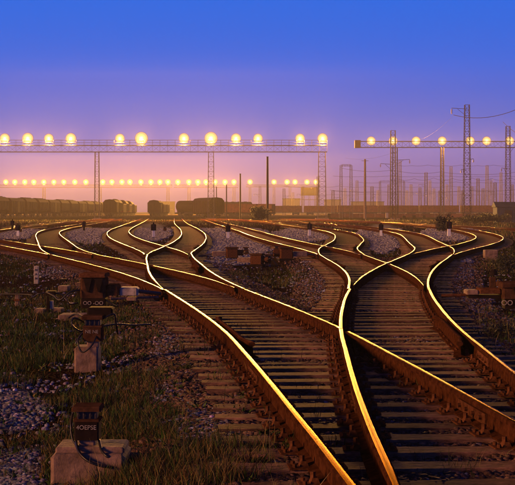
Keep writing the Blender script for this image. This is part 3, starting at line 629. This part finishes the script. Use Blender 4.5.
# overhead wires
def wire(label, pts, r=.03):
    P = []
    for (a, b, sag) in [(pts[i], pts[i+1], pts[i+1][3] if len(pts[i+1]) > 3 else 1) for i in range(len(pts)-1)]:
        for k in range(12):
            t_ = k/12; P.append((a[0]+(b[0]-a[0])*t_, a[1]+(b[1]-a[1])*t_, a[2]+(b[2]-a[2])*t_-4*sag*t_*(1-t_)))
    P.append(pts[-1][:3]); q = MB(); q.tube(P, r, 4); o = q.build('overhead_wire', 'steel_dark'); tag(o, label, 'wire', 'overhead wires')
W_ = lambda p, py, Y, sag=1.0: (at(p, Y), Y, zat(py, Y), sag)
wire('overhead wire from the tallest mast rising out of the picture at the right edge', [W_(453.5, 115, 205), W_(540, 97, 190, 1.6)], .045)
wire('overhead wire running down left from the tallest mast bracket toward the portal mast', [W_(453, 116, 205), W_(420, 140, 250, .5), W_(345, 158, 300, 1.6)], .012)
wire('overhead wire across the haze from the portal mast to the right edge', [W_(341, 168, 300), W_(393, 170, 300, .6), W_(440, 172, 300, .6), W_(530, 170, 300, .9)])
wire('lower overhead wire across the haze above the red train', [W_(330, 190, 380), W_(400, 192, 380, .5), W_(467, 190, 380, .6), W_(530, 188, 380, .6)], .04)
for j, (yy, Y, a, b) in enumerate(((176, 420, 333, 530), (182, 430, 357, 530), (186, 470, 284, 478), (191, 430, 333, 495), (194, 520, 303, 530), (178, 240, 395, 530), (165, 245, 395, 510))):
    n_ = 7; wire(('upper', 'second', 'middle', 'low', 'lowest', 'near upper', 'topmost')[j]+' thin wire of the web of far overhead wires at right', [W_(a+(b-a)*i/n_, yy+(i % 2)*.6, Y, .15+.12*(j % 3)) for i in range(n_+1)], .04 if Y > 300 else .022)
wire('short wire cutting the top right corner beside the right mast', [W_(503, 122, 222), W_(530, 140, 200, .4)], .045)
# ---------------------------------------------------------------- freight wagons
def wheelset(mb, x, y0=.79):
    for s in (-1, 1): mb.disc((s*y0, x, .66), .47, .12, 'x', 14)
    mb.bar((-y0, x, .66), (y0, x, .66), .07)
def make_wagon(kind, m, label, L=13.4, group=None):
    """wagon along local Y, width along X, rail level at z = .18"""
    t = thing('freight_wagon', label, 'freight wagon', group=group); H = {'gondola': 3.5, 'hopper': 4.7, 'box': 4.6, 'tank': 4.6}[kind]; w = 1.55
    f = MB(); f.box(-.25, .25, -L/2, L/2, 1.05, 1.3); [f.box(-1.35, 1.35, y-.15, y+.15, 1.0, 1.32) for y in (-L/2+.15, -L/2+2.2, 0, L/2-2.2, L/2-.15)]
    for s in (-1, 1):
        f.box(-.18, .18, s*(L/2+.3)-.3, s*(L/2+.3)+.3, 1.0, 1.25)
    f.build('underframe', 'wagon_dark', t, kind='stuff')
    for s in (-1, 1):
        b = MB(); yc = s*(L/2-2.2)
        for k in (-1, 1): b.box(k*1.05-.07, k*1.05+.07, yc-1.25, yc+1.25, .62, .95); b.box(k*1.05-.12, k*1.05+.12, yc-.35, yc+.35, .45, 1.05)
        bo = b.build('bogie', 'wagon_dark', t)
        for k in (-.92, .92): q = MB(); wheelset(q, yc+k); q.build('wheelset', 'wagon_dark', bo)
    b = MB(); z0 = 1.32
    if kind == 'tank':
        b.tube([(0, -L/2+.5, 2.85), (0, -L/2+.7, 2.85), (0, L/2-.7, 2.85), (0, L/2-.5, 2.85)], 1.45, 18); b.build('tank_shell', m, t)
        q = MB(); q.disc((0, 0, 4.4), .45, .4, n=12); q.build('dome', m, t)
    else:
        if kind == 'hopper':    # sides sloping in above, ends sloping under
            pr = [(-w, z0+.5), (-w, H-.9), (-1.15, H-.25), (-.5, H), (.5, H), (1.15, H-.25), (w, H-.9), (w, z0+.5), (.5, z0-.1), (-.5, z0-.1)]
            y0, y1 = -L/2+.9, L/2-.9
            b.add([(x, y0, z) for x, z in pr]+[(x, y1, z) for x, z in pr], [tuple(range(10)), tuple(19-i for i in range(10))]+[(i, 10+i, 10+(i+1) % 10, (i+1) % 10) for i in range(10)])
            b.build('body', m, t); q = MB(); [q.box(-.35, .35, y-.35, y+.35, H-.02, H+.12) for y in (-4, -1.4, 1.4, 4)]; q.build('roof_hatches', m, t, kind='stuff')
            zt, zb = H-.9, z0+.5
        elif kind == 'box':
            pr = [(-w, z0), (-w, H-.7), (-1.1, H-.18), (0, H), (1.1, H-.18), (w, H-.7), (w, z0)]; n = 7
            b.add([(x, -L/2, z) for x, z in pr]+[(x, L/2, z) for x, z in pr], [tuple(range(n)), tuple(2*n-1-i for i in range(n))]+[(i, n+i, n+(i+1) % n, (i+1) % n) for i in range(n)])
            b.build('body', m, t); zt, zb = H-.7, z0
            for s in (-1, 1): MB().box(s*(w+.03)-.03, s*(w+.03)+.03, -1.1, 1.1, z0+.05, H-.85).build('door', m, t)
        else:
            for s in (-1, 1): b.box(s*w-.04, s*w+.04, -L/2, L/2, z0, H); b.box(-w, w, s*L/2-.04, s*L/2+.04, z0+.002, H-.002)
            b.box(-w+.03, w-.03, -L/2+.03, L/2-.03, z0+.02, z0+.14)
            b.build('body', m, t, kind='stuff'); zt, zb = H, z0
            q = MB(); [q.box(s*(w+.05)-.06, s*(w+.05)+.06, -L/2-.03, L/2+.03, H-.02, H+.12) for s in (-1, 1)]; q.build('top_rail', m, t, kind='stuff')
        q = MB(); n = 8; ye = L/2-.9 if kind == 'hopper' else L/2
        for s in (-1, 1):
            for k in range(n+1): y = -ye+.1+(2*ye-.2)*k/n; q.box(min(s*w, s*(w+.09)), max(s*w, s*(w+.09)), y-.07, y+.07, zb, zt)
        for s in (-1, 1):
            for x in (-1.1, -.4, .4, 1.1): q.box(x-.05, x+.05, s*ye+(s-1)*.045, s*ye+(s+1)*.045, zb+.05, zt-.05)
        q.build('side_ribs', m, t, kind='stuff')
    return t
hop = make_wagon('hopper', 'wagon_brown', 'nearest covered hopper wagon of the long freight train at the left edge', group='wagons of the long freight train')
boxw = make_wagon('box', 'wagon_brown', 'x', group='wagons of the long freight train')
gon = make_wagon('gondola', 'wagon_red', 'x', group='wagons of the red train in the haze')
tank = make_wagon('tank', 'wagon_brown', 'x')
def putw(src, x, y, rz, label, group=None, first=False):
    o = src if not src.get('used') else dup(src, (0, 0, 0)); src['used'] = 1; o.location = (x, y, -.02); o.rotation_euler = (0, 0, rz); o['label'] = label
    if group: o['group'] = group
    elif 'group' in o: del o['group']
    return o
k = 0; rz = -math.atan2(3.0, 160)
lw = [(y, hop if i % 3 != 2 else boxw) for i, y in enumerate(np.arange(236, 440, 14.6))]
for i, (y, s) in enumerate(lw):
    putw(s, -54.5+(y-236)*3/160, y, rz, 'brown %s wagon, %s from the left edge in the long freight train' % ('hopper' if s is hop else 'covered', ordn(i)), 'wagons of the long freight train')
for i, y in enumerate((303, 317.6, 332.2, 347, 361.6, 376, 391)):
    putw(boxw if i == 0 else (hop if i % 2 else gon), -36.6-(y-303)*.05, y, .05, 'brown wagon, %s from the front of the train right of the first gantry leg' % ordn(i), 'wagons of the second freight train')
for i, y in enumerate((322, 336.6, 351)):
    putw(boxw if i == 0 else gon, -27.2-(y-322)*.01, y, .02, 'brown wagon, %s from the front of the short train between two tracks' % ordn(i), 'wagons of the short freight train')
putw(gon, at(186, 340), 340, .2, 'low hazy wagon just left of the dark hopper wagon')
putw(boxw, at(208, 262), 262, .33, 'dark covered wagon standing askew under the middle gantry leg')
putw(tank, at(196, 300), 300, .75, 'round topped tank wagon behind the dark askew wagon')
putw(gon, at(250, 330), 330, PI/2-.3, 'reddish open wagon behind the wooden poles')
putw(hop, at(236, 400), 400, .9, 'hazy hopper wagon between the askew wagon and the wooden poles')
for i in range(7):
    putw(gon, at(338, 420)+6.5+i*14.3, 420, PI/2, 'dark red open wagon, %s from the left in the red train at right' % ordn(i), 'wagons of the red train at right')
for i in range(4):
    putw(gon, at(266, 440)+6.5+i*14.3, 446, PI/2, 'orange lit open wagon, %s from the left in the train behind the wooden poles' % ordn(i), 'wagons of the orange lit train')
# a low yard wall in front of the red train
for i in range(16):
    x = at(330, 330)+i*4.1
    if i == 0:
        wl = thing('yard_wall', 'long low brown concrete panel wall in front of the red train', 'wall', (0, 330, -.3))
    MB().box(x, x+4.0, -.08, .08, 0, 1.25, bev=.03).build('panel', 'wagon_red', wl); MB().box(x-.13, x+.13-.08, -.12, -.09, 0, 1.4).build('post', 'concrete', wl)
# ---------------------------------------------------------------- far buildings and sheds
def building(label, p0, p1, ptop, Y, m, nwin, rows=1, dep=8, name='yard_building'):
    x0, x1, h = at(p0, Y), at(p1, Y), zat(ptop, Y); t = thing(name, label, 'building', ((x0+x1)/2, Y, -.3)); w = (x1-x0)/2
    MB().box(-w, w, 0, dep, 0, h+.3).build('wall', m, t); MB().box(-w-.3, w+.3, -.3, dep+.3, h+.3, h+.6).build('roof', 'steel_dark', t)
    for r in range(rows):
        for i in range(nwin):
            x = -w+(i+.5)*2*w/nwin; z = .3+(h)*(r+.5)/rows; o = MB().box(x-.7, x+.7, -.06, -.01, z-.7, z+.7).build('window', 'glass_dark', t); MB().box(x-.8, x+.8, -.16, -.07, z-.85, z-.72).build('sill', 'concrete', o)
t = thing('signal_bridge', 'orange lit signal bridge cabin on lattice legs under the rightmost far lamps', 'signal bridge', (0, 600, 0)); xa, xb = at(301, 600), at(318, 600)
MB().box(xa, xb, 0, 3, zat(195.5, 600), zat(187.5, 600), bev=.1).build('cabin', 'wagon_brown', t)
for i in range(5): MB().box(xa+.4+i*1.6, xa+1.5+i*1.6, -.1, -.02, zat(193, 600), zat(190, 600)).build('window', 'glass_dark', t)
for x in (xa+.6, (xa+xb)/2, xb-.6): q = MB(); lattice(q, (x, 1.5, -.2), (x, 1.5, zat(195.5, 600)), 1.0, .8, 6, .09); q.build('leg', 'steel', t, kind='stuff')
q = MB(); q.box(xa-3, xb+2, .8, 1.0, zat(200, 600), zat(199.4, 600)); q.build('gangway', 'steel', t)
building('low pale hazy building left of the portal mast', 283, 300, 199, 640, 'building', 5)
building('pale hazy building right of the near gantry leg', 325, 341, 200, 640, 'building', 4)
building('low pale hazy building behind the thick dark mast', 352, 384, 202, 640, 'building', 7)
building('low hazy shed roof seen above the second freight train', 150, 174, 202, 640, 'wagon_brown', 5)
sx_, sY = at(497, 186), 186
t = thing('storage_shed', 'blue grey corrugated shed at the right edge under a mast', 'shed', (sx_, sY, -.3)); w, h, d = 5.6, 2.6, 3.2
q = MB(); n = 60
def corr(i): return .03*(i % 2)
vs = [(w*i/n, -corr(i), z) for z in (0, h) for i in range(n+1)]; q.add(vs, [(i, i+1, n+2+i, n+1+i) for i in range(n)]); q.box(0, w, .001, d, 0, h-.001); q.build('wall', 'shed', t, kind='stuff')
q = MB(); q.add([(-.2, -.2, h), (w+.2, -.2, h), (w+.2, d/2, h+.8), (-.2, d/2, h+.8), (w+.2, d+.2, h), (-.2, d+.2, h)], [(0, 1, 2, 3), (3, 2, 4, 5), (0, 3, 5), (1, 4, 2), (0, 5, 4, 1)]); q.build('roof', 'shed', t)
o = MB().box(1.2, 2.3, -.1, -.04, .1, 2.1).build('door', 'steel_dark', t); MB().box(2.1, 2.18, -.15, -.101, 1.0, 1.15).build('handle', 'steel', o)
# ---------------------------------------------------------------- shrubs
def shrub(label, x, y, w, h, nleaf, ls=.09):
    t = thing('shrub', label, 'bush', (x, y, gz(x, y))); q = MB(); tips = []
    for k in range(9):
        a = rng.uniform(0, 2*PI); r = rng.uniform(.1, .45)*w; p = (math.cos(a)*r, math.sin(a)*r, h*rng.uniform(.5, .9)); q.tube([(0, 0, -.05), (p[0]*.4, p[1]*.4, p[2]*.6), p], .02*h, 5, r1=.006*h); tips.append(p)
    q.build('stems', 'bark', t, kind='stuff')
    c = rng.integers(0, 26, nleaf); cc = np.stack([rng.normal(0, .24, 26)*w, rng.normal(0, .24, 26)*w, h*np.clip(rng.normal(.52, .2, 26), .12, .86)], -1)
    P = cc[c]+rng.normal(0, 1, (nleaf, 3))*np.array([w*.1, w*.1, h*.09]); P[:, 2] = np.clip(P[:, 2], .03, None)
    u = rng.normal(0, 1, (nleaf, 3)); u /= np.linalg.norm(u, axis=1)[:, None]; v = np.cross(u, rng.normal(0, 1, (nleaf, 3))); v /= np.linalg.norm(v, axis=1)[:, None]; s = ls*rng.uniform(.6, 1.3, (nleaf, 1))
    V = np.stack([P-u*s, P+v*s*.4, P+u*s, P-v*s*.4], 1).reshape(-1, 3); o = raw_mesh('foliage', V, np.arange(nleaf*4).reshape(-1, 4), 'leaf'); o.parent = t; o['kind'] = 'stuff'
shrub('round dark bush at the foot of the tallest wooden pole', at(261, 200), 200, 3.0, 2.5, 3500, .16)
shrub('dark spiky shrub behind the rightmost small signal', at(443, 99), 99, 1.25, 1.5, 1400, .09)
shrub('wide low green bush left of the blue grey shed', at(484, 175), 175, 5.0, 1.5, 3500, .14)
shrub('low brushwood bush between the tallest mast and the shed', at(472, 178), 179, 3.2, 1.1, 1800, .13)
shrub('leafy weeds at the right edge above the right point machine', *gpt(508, 276)[:2], .9, .55, 1500, .035)
shrub('small leafy weed clump in the grass at the right edge under the machine', *gpt(503, 340)[:2], .5, .3, 700, .025)
# ---------------------------------------------------------------- dwarf signals
def dwarf(px, pyb, label, white=True, sc_=1.0):
    x, y, z = gpt(px, pyb); t = thing('dwarf_signal', label, 'signal', (x, y, z), rng.uniform(-.2, .2), group='small ground signals between the tracks'); t.scale = (sc_,)*3
    q = MB(); q.box(-.11, .11, -.09, .09, 0, .54, taper=.02); q.build('post', 'post_white' if white else 'iron_dark', t)
    q = MB(); q.box(-.19, .19, -.1, .1, .53, 1.0, bev=.05); hd = q.build('signal_head', 'iron_dark', t)
    for zz in (.66, .86):
        q = MB(); q.tube([(0, -.1, zz), (0, -.22, zz)], .075, 10); q.build('hood', 'iron_dark', hd); q = MB(); q.disc((0, -.225, zz), .055, .012, 'y', 10); q.build('signal_lens', 'red_lens', hd)
    q = MB(); q.box(-.05, .05, -.04, .04, 1.0, 1.12); q.build('cap', 'iron_dark', t)
for p, b, l, w_ in ((18, 237, 'small ground signal with a pale post near the left edge', True), (84, 231.5, 'small all dark ground signal above the grass patch at left', False), (153.5, 238, 'small white posted ground signal left of the nearly straight track', True),
                    (228, 238.5, 'small white posted ground signal beside the long slanting track', True), (309.5, 237, 'small white posted ground signal in the middle of the yard', True),
                    (381, 237, 'small white posted ground signal on the round gravel island', True), (449, 237, 'rightmost small white posted ground signal beside the dark shrub', True), (12.5, 231, 'small dark ground signal farthest left', False)):
    dwarf(p, b, l, w_, .85+.2*((p*7) % 3)/2)
# ---------------------------------------------------------------- near point machines, junction boxes and posts
def text(s, size, parent, loc, m='paint_white', rx=PI/2, depth=.004, name='lettering', rz=0):
    cu = bpy.data.curves.new(name, 'FONT'); cu.body = s; cu.size = size; cu.extrude = depth; cu.align_x = 'CENTER'; cu.align_y = 'CENTER'
    tmp = bpy.data.objects.new('tmp', cu); COL.objects.link(tmp); bpy.context.view_layer.update()
    me = bpy.data.meshes.new_from_object(tmp.evaluated_get(bpy.context.evaluated_depsgraph_get())); bpy.data.objects.remove(tmp)
    me.materials.clear(); me.materials.append(M[m]); o = bpy.data.objects.new(name, me); link(o, parent); o.location = loc; o.rotation_euler = (rx, 0, rz); return o
def pb(mb, t, px0, py0, px1, py1, y0, y1, taper=0, bev=.01, mi=0):
    """box filling a pixel rectangle at the depth of its thing; y0, y1 metres behind that depth"""
    Y = t.location.y; mb.box(at(px0, Y)-t.location.x, at(px1, Y)-t.location.x, y0, y1, zat(py1, Y)-t.location.z, zat(py0, Y)-t.location.z, mi, taper, bev); return mb
def junction_box(t, px, pyt, w, txt, m='iron_dark', cables=True):
    """cast cable junction box: pedestal, body, recessed neck with terminals, lid"""
    P = lambda n, a, b, c, d, y0, y1, mm, tp=0, bv=.01: pb(MB(), t, px+a*w, pyt+b*w, px+c*w, pyt+d*w, y0, y1, tp, bv).build(n, mm, t)
    s = w*t.location.y/F; 
    P('pedestal', -.27, 1.12, .27, 1.52, -.27*s, .27*s, 'concrete', .02*s)
    bd = P('box_body', -.42, .5, .42, 1.16, -.42*s, .42*s, m)
    P('terminal_block', -.33, .14, .33, .52, -.3*s, .34*s, 'cable'); P('lid', -.5, 0, .5, .17, -.5*s, .5*s, 'box_brown'); P('rim', -.45, .45, .45, .53, -.45*s, .45*s, 'box_brown')
    q = MB(); Y = t.location.y; zb = zat(pyt+.3*w, Y)-t.location.z
    for k in (-.3, -.1, .12, .3): q.tube([(k*s, -.33*s, zb-.12*s), (k*s, -.36*s, zb), (k*s*1.1, -.33*s, zb+.12*s)], .025*s, 5)
    q.build('terminals', 'steel', t, kind='stuff')
    if txt: text(txt, .21*s, bd, ((0), -.425*s-.002, zat(pyt+.72*w, Y)-t.location.z), depth=.002)
    return s
x, y, z = gpt(88, 486); Yb = 8.3
t = thing('concrete_block', 'large reddish concrete block at the bottom left carrying a junction box', 'concrete block', (at(87.5, Yb), Yb, gz(at(87.5, Yb), Yb)-.2)); zt = 0.0-t.location.z
q = MB(); Wd = 75*Yb/F/2; q.box(-Wd, Wd, -.0, .42, 0, zat(455, Yb)-t.location.z, bev=.025); q.build('block', 'concrete', t)
q = MB(); zz = zat(455, Yb)-t.location.z; q.box(-Wd+.02, Wd-.015, .09, .40, zz-.001, zz+.035, bev=.02); q.build('top_slab', 'concrete', t)
topz = t.location.z+zz+.035
t = thing('junction_box', 'dark cable junction box with pale lettering on the large bottom left block', 'junction box', (at(88, 8.52), 8.52, topz), .0)
s = junction_box(t, 88, 404.5, 29, '4OEPSE')
def cable(parent, pts, r=.011, name='cable'):
    P = []; pts = [Vector(p) for p in pts]; pp = [pts[0]]+pts+[pts[-1]]
    for i in range(1, len(pp)-2):
        for k in range(8):
            u = k/8; a, b, c, d = pp[i-1], pp[i], pp[i+1], pp[i+2]; P.append(.5*(2*b+(c-a)*u+(2*a-5*b+4*c-d)*u*u+(3*b-a-3*c+d)*u**3))
    P.append(pts[-1]); q = MB(); q.tube(P, r, 7); return q.build(name, 'cable', parent, smooth=True)
def cpx(t, lst): return [(at(a, t.location.y+dy)-t.location.x, dy, zat(b, t.location.y+dy)-t.location.z) for a, b, dy in lst]
cable(t, cpx(t, [(76, 435, -.02), (77, 447, -.12), (84, 458, -.24), (98, 465, -.27), (112, 467, -.22), (124, 464, .05), (131, 458, .25)]), .010)
cable(t, cpx(t, [(99, 440, -.04), (102, 451, -.16), (110, 458, -.2), (122, 461, .0), (130, 456, .25)]), .010)
cable(t, cpx(t, [(76, 440, -.05), (79, 452, -.2), (90, 462, -.27), (106, 467, -.24), (122, 466, -.05)]), .008)
cable(t, cpx(t, [(73, 412, .0), (71, 425, .02), (73, 440, -.03), (80, 448, -.1)]), .009)
t2 = thing('cable_muff', 'dark blue cable joint lying by the right side of the large block', 'cable joint', (*gpt(131, 466)[:2], gpt(131, 466)[2]))
q = MB(); q.tube([(-.1, 0, .05), (-.05, 0, .07), (.08, .02, .06), (.16, .03, .03)], .045, 8, r1=.02); q.build('sleeve', 'cable', t2); cable(t2, [(.15, .03, .03), (.35, .1, .03), (.7, .15, .06), (1.0, .3, .02)], .01)
# second junction box on its small block
x, y, z = gpt(86, 372); t = thing('concrete_block', 'small weathered concrete post under the middle junction box', 'concrete block', (x, y, z-.1))
pb(MB(), t, 74, 347, 98, 378, 0, .3, bev=.02).build('block', 'concrete', t); zt_ = zat(347, y)
t = thing('junction_box', 'brown cable junction box with curling cables on the small concrete post', 'junction box', (at(93, y+.12), y+.12, zt_))
junction_box(t, 93.5, 315, 22, 'NE NE', 'box_brown')
q = MB(); pb(q, t, 86, 308, 112, 316, .05, .3, bev=.02); q.build('hood_plate', 'iron_dark', t)
for l in ([(84, 322, 0), (74, 318, -.1), (72, 325, -.15), (80, 331, -.1), (86, 330, 0)], [(86, 330, 0), (78, 340, -.15), (82, 352, -.2), (92, 345, -.2), (98, 332, -.05)], [(104, 318, 0), (114, 314, .05), (116, 324, .1), (118, 334, .2)],
          [(103, 326, 0), (118, 324, .2), (134, 325, .4), (150, 324, .6)], [(84, 318, 0), (76, 314, .1), (68, 318, .1)]): cable(t, cpx(t, l), .011)
# left point machine
x, y, z = gpt(92, 313); t = thing('point_machine', 'left point machine with two dark straps and a long pale arm, above the grass', 'point machine', (x, y, z))
h_ = pb(MB(), t, 80, 277, 105, 298, 0, .55, bev=.04).build('housing', 'box_brown', t); pb(MB(), t, 79, 273.5, 106, 277.5, -.03, .58, bev=.02).build('lid', 'rust', t)
Yv = t.location.y
for wx in (83.5, 94.5):
    P3 = [(at(a, Yv)-x, zat(b, Yv)-z) for a, b in ((wx, 278.5), (wx+8.5, 278.5), (wx+5.2, 292), (wx+3.6, 292))]
    MB().add([(a, -.035, b) for a, b in P3]+[(a, .0-.002, b) for a, b in P3], [(0, 3, 2, 1), (0, 1, 5, 4), (1, 2, 6, 5), (2, 3, 7, 6), (3, 0, 4, 7)]).build('strap', 'iron_dark', t)
pb(MB(), t, 81, 298, 106, 308, -.04, .3, bev=.02).build('plate', 'iron_dark', t); text('OO -OO', .095, t, (at(93.5, Yv)-x, -.05, zat(303, Yv)-z), m='paint_white')
pb(MB(), t, 75, 283, 80, 286.5, .1, .25, bev=.01).build('shaft_end', 'concrete', t)
pb(MB(), t, 105, 285, 118, 296, .1, .5, bev=.03).build('motor_cover', 'rust', t); pb(MB(), t, 118, 288, 137, 296, .15, .5, bev=.03).build('arm_cover', 'paint_white', t)
MB().tube([(at(136, Yv)-x, .3, zat(292, Yv)-z), (at(158, Yv)-x, .6, zat(296, Yv)-z)], .035, 8).build('drive_rod', 'steel', t); MB().tube([(at(110, Yv)-x, .05, zat(299, Yv)-z), (at(156, Yv)-x, .5, zat(299, Yv)-z)], .025, 8).build('control_rod', 'concrete', t)
pb(MB(), t, 126, 297.5, 136, 301, .1, .3, bev=.01).build('bearing', 'concrete', t)
for l in ([(80, 290, 0), (70, 292, -.1), (60, 300, -.1), (54, 296, 0), (46, 292, .1)], [(106, 300, 0), (116, 306, 0), (124, 304, .2)]): cable(t, cpx(t, l), .016)
# slabs and little posts at left
def slab(px0, py0, px1, py1, dep, label, m='concrete', name='concrete_slab', cat='slab'):
    x, y, z = gpt((px0+px1)/2, py1+.5); t = thing(name, label, cat, (x, y, z-.03)); pb(MB(), t, px0, py0, px1, py1+1, 0, dep, bev=.015).build('slab', m, t); return t
slab(58, 315, 92, 322, .5, 'long flat reddish concrete slab left of the brown junction box')
slab(34, 309, 44, 313, .3, 'small pale slab in the grass at left of the little stake post')
slab(51, 308.5, 62, 312, .3, 'small pale slab right of the little dark junction post')
slab(58, 286, 68, 291, .35, 'pale flat slab behind the left point machine')
slab(59, 314-35, 66, 282, .25, 'dark low relay box on the gravel behind the slab', 'iron_dark', 'relay_box', 'relay box')
x, y, z = gpt(17, 306); t = thing('marker_stake', 'short pale wooden stake in grass near the left edge', 'stake', (x, y, z)); pb(MB(), t, 14.8, 294, 19, 307, 0, .07, bev=.01).build('stake', 'concrete', t); pb(MB(), t, 14, 299, 20, 301, -.02, .09, bev=.005).build('band', 'rust', t)
x, y, z = gpt(36, 284); t = thing('marker_post', 'white marker post with stacked dark letters beside the gravel at left', 'marker post', (x, y, z)); s_ = y/F
pb(MB(), t, 33.8, 266, 38.3, 285, 0, .09, bev=.01).build('post', 'paint_white', t)
for k, ch in enumerate('NAN'): text(ch, .075, t, (at(36, y)-x, -.006, zat(270+4.2*k, y)-z), m='iron_dark', depth=.002)
x, y, z = gpt(49, 313); t = thing('junction_post', 'little dark junction post with arching cables among small slabs', 'junction box', (x, y, z))
pb(MB(), t, 46.5, 296, 49.3, 313, 0, .05, bev=.005).build('stem', 'iron_dark', t); pb(MB(), t, 45, 291, 56, 295.5, -.05, .2, bev=.02).build('head', 'iron_dark', t); pb(MB(), t, 49.4, 301, 53, 309, .03, .1, bev=.005).build('label_plate', 'paint_white', t)
for l in ([(46, 293, 0), (38, 294, 0), (33, 297, .1), (28, 294.5, .2), (0, 294, .4)], [(50, 293, 0), (60, 294, 0), (66, 298, 0), (70, 304, 0), (78, 303, .1)]): cable(t, cpx(t, l), .014)
# right point machine and posts
x, y, z = gpt(508, 312); t = thing('point_machine', 'right point machine cut by the picture edge with a long flat cover', 'point machine', (x, y, z)); Yv = y
pb(MB(), t, 503, 287, 530, 299, 0, .5, bev=.03).build('housing', 'box_brown', t); pb(MB(), t, 501.5, 282.5, 532, 287.5, -.03, .54, bev=.02).build('lid', 'box_brown', t); pb(MB(), t, 505, 299, 528, 309, .02, .3, bev=.01).build('plate', 'iron_dark', t)
text('OO OO', .13, t, (at(514, Yv)-x, -.0, zat(303, Yv)-z)); MB().bar((at(513, Yv)-x, -.03, zat(287, Yv)-z), (at(517, Yv)-x, -.03, zat(299, Yv)-z), .03).build('strap', 'iron_dark', t)
pb(MB(), t, 480, 289, 503, 294, .1, .5, bev=.03).build('arm_cover', 'rust', t); pb(MB(), t, 468, 290.5, 480, 295, .1, .5, bev=.02).build('arm_end', 'concrete', t); pb(MB(), t, 470, 295.5, 503, 299, .15, .45, bev=.01).build('bed_plate', 'iron_dark', t)
MB().tube([(at(470, Yv)-x, .3, zat(296, Yv)-z), (at(444, Yv)-x, .3, zat(297, Yv)-z)], .03, 8).build('drive_rod', 'rust', t)
x, y, z = gpt(493, 289); t = thing('cable_pedestal', 'stubby post with a dark round head behind the right point machine', 'pedestal', (x, y, z)); pb(MB(), t, 490, 277, 496, 290, 0, .12, .01, .01).build('stem', 'box_brown', t)
q = MB(); Y_ = y; q.disc((at(494, Y_)-x, .06, zat(273, Y_)-z), .085, .12, n=12); q.disc((at(494, Y_)-x, .06, zat(271, Y_)-z), .06, .1, n=12); q.build('head', 'iron_dark', t); cable(t, [(.05, .05, .1), (.15, 0, .22), (.25, .05, .15), (.3, .1, 0)], .012)
slab(485, 250, 498, 259, .4, 'square concrete box among weeds at the right edge', 'concrete', 'concrete_box', 'concrete box')
# machines between the middle tracks
def mid_machine(px, pyb, sc_, label, rz, flip=1):
    x, y, z = gpt(px, pyb); t = thing('point_machine', label, 'point machine', (x, y, z), rz, group='point machines between the middle tracks'); t.scale = (sc_*flip, sc_, sc_)
    MB().box(-.28, .28, -.2, .3, .12, .55, bev=.04).build('housing', 'rust', t); MB().box(-.31, .31, -.23, .33, .55, .62, bev=.02).build('lid', 'box_brown', t); MB().box(-.34, .34, -.24, .34, 0, .12, bev=.02).build('bed_plate', 'iron_dark', t)
    MB().box(-.95, -.28, -.12, .2, .2, .42, bev=.03).build('arm_cover', 'concrete', t); MB().tube([(-.95, 0, .3), (-1.6, .05, .2)], .035, 8).build('drive_rod', 'steel', t); q = MB(); q.tube([(.28, .05, .35), (.55, .05, .35)], .14, 12); q.build('motor', 'rust', t)
    cable(t, [(.5, -.1, .3), (.7, -.2, .4), (.9, -.1, .2), (1.0, 0, 0)], .02)
mid_machine(232, 260, .78, 'leftmost of the three point machines on gravel between the middle tracks', .1)
mid_machine(257, 267, .7, 'nearest and lowest of the three point machines between the middle tracks', -.25)
mid_machine(286, 261, .8, 'rightmost of the three point machines between the middle tracks', .15, -1)
def jpost(px, pyb, s, label):
    x, y, z = gpt(px, pyb); t = thing('junction_box', label, 'junction box', (x, y, z)); w = s*F/y
    junction_box(t, px, pyb-1.5*w, w, '', 'box_brown')
jpost(268, 266, .26, 'small junction box between the two right machines of the middle group'); jpost(246, 256, .24, 'small junction box behind the nearest machine of the middle group'); jpost(277, 255, .26, 'small junction box farthest back in the middle group')
jpost(165, 232, .3, 'tiny junction box behind the white posted signal left of the straight track'); jpost(20, 233, .32, 'tiny junction box beside the far left signals')
# yard clutter in the far grass: small relay cabinets
for i, (p, b, hh_, m_) in enumerate(((387, 218, .9, 'paint_white'), (414, 219.5, .6, 'iron_dark'), (404, 219, .5, 'iron_dark'), (329, 218.5, .8, 'iron_dark'), (424, 219, .5, 'iron_dark'))):
    x, y, z = gpt(p, b); t = thing('relay_cabinet', ['pale relay cabinet before the thick dark mast', 'dark small relay cabinet, second right of the pale one', 'dark small relay cabinet directly right of the pale one', 'dark relay cabinet at the foot of the right leg of the near gantry', 'dark small relay cabinet, farthest right of the far row'][i], 'cabinet', (x, y, z))
    MB().box(-.35, .35, 0, .3, 0, hh_*1.5, bev=.04).build('case', m_, t); MB().box(-.3, .3, -.03, -.002, .1, hh_*1.4).build('door', m_, t)
# ---------------------------------------------------------------- loose things and debris: weeds with stalks near the camera
X, Y = sample(2600, 30, 1.5, 6.4); g, s = masks(X, Y); D = dist_tracks(X, Y); k = (rng.random(len(X)) < s*.5) & (D > 1.0)
tag(blades('dry_stalks', X[k], Y[k], .2, .42, .004, np.ones(k.sum()), .35), kind='stuff')
# ---------------------------------------------------------------- haze over the yard
q = MB(); q.box(-830, 830, -60, 1730, -1.5, 28)
hz = q.build('haze', 'steel'); hz['kind'] = 'stuff'; hz.data.materials.clear()
m = bpy.data.materials.new('haze_air'); m.use_nodes = True; tt_ = m.node_tree; tt_.nodes.clear(); oo = nn(tt_, 'ShaderNodeOutputMaterial'); pv = nn(tt_, 'ShaderNodeVolumePrincipled')
pv.inputs['Color'].default_value = (.98, .92, .86, 1); pv.inputs['Density'].default_value = HAZE; pv.inputs['Anisotropy'].default_value = .0
tt_.links.new(pv.outputs[0], oo.inputs['Volume']); hz.data.materials.append(m)
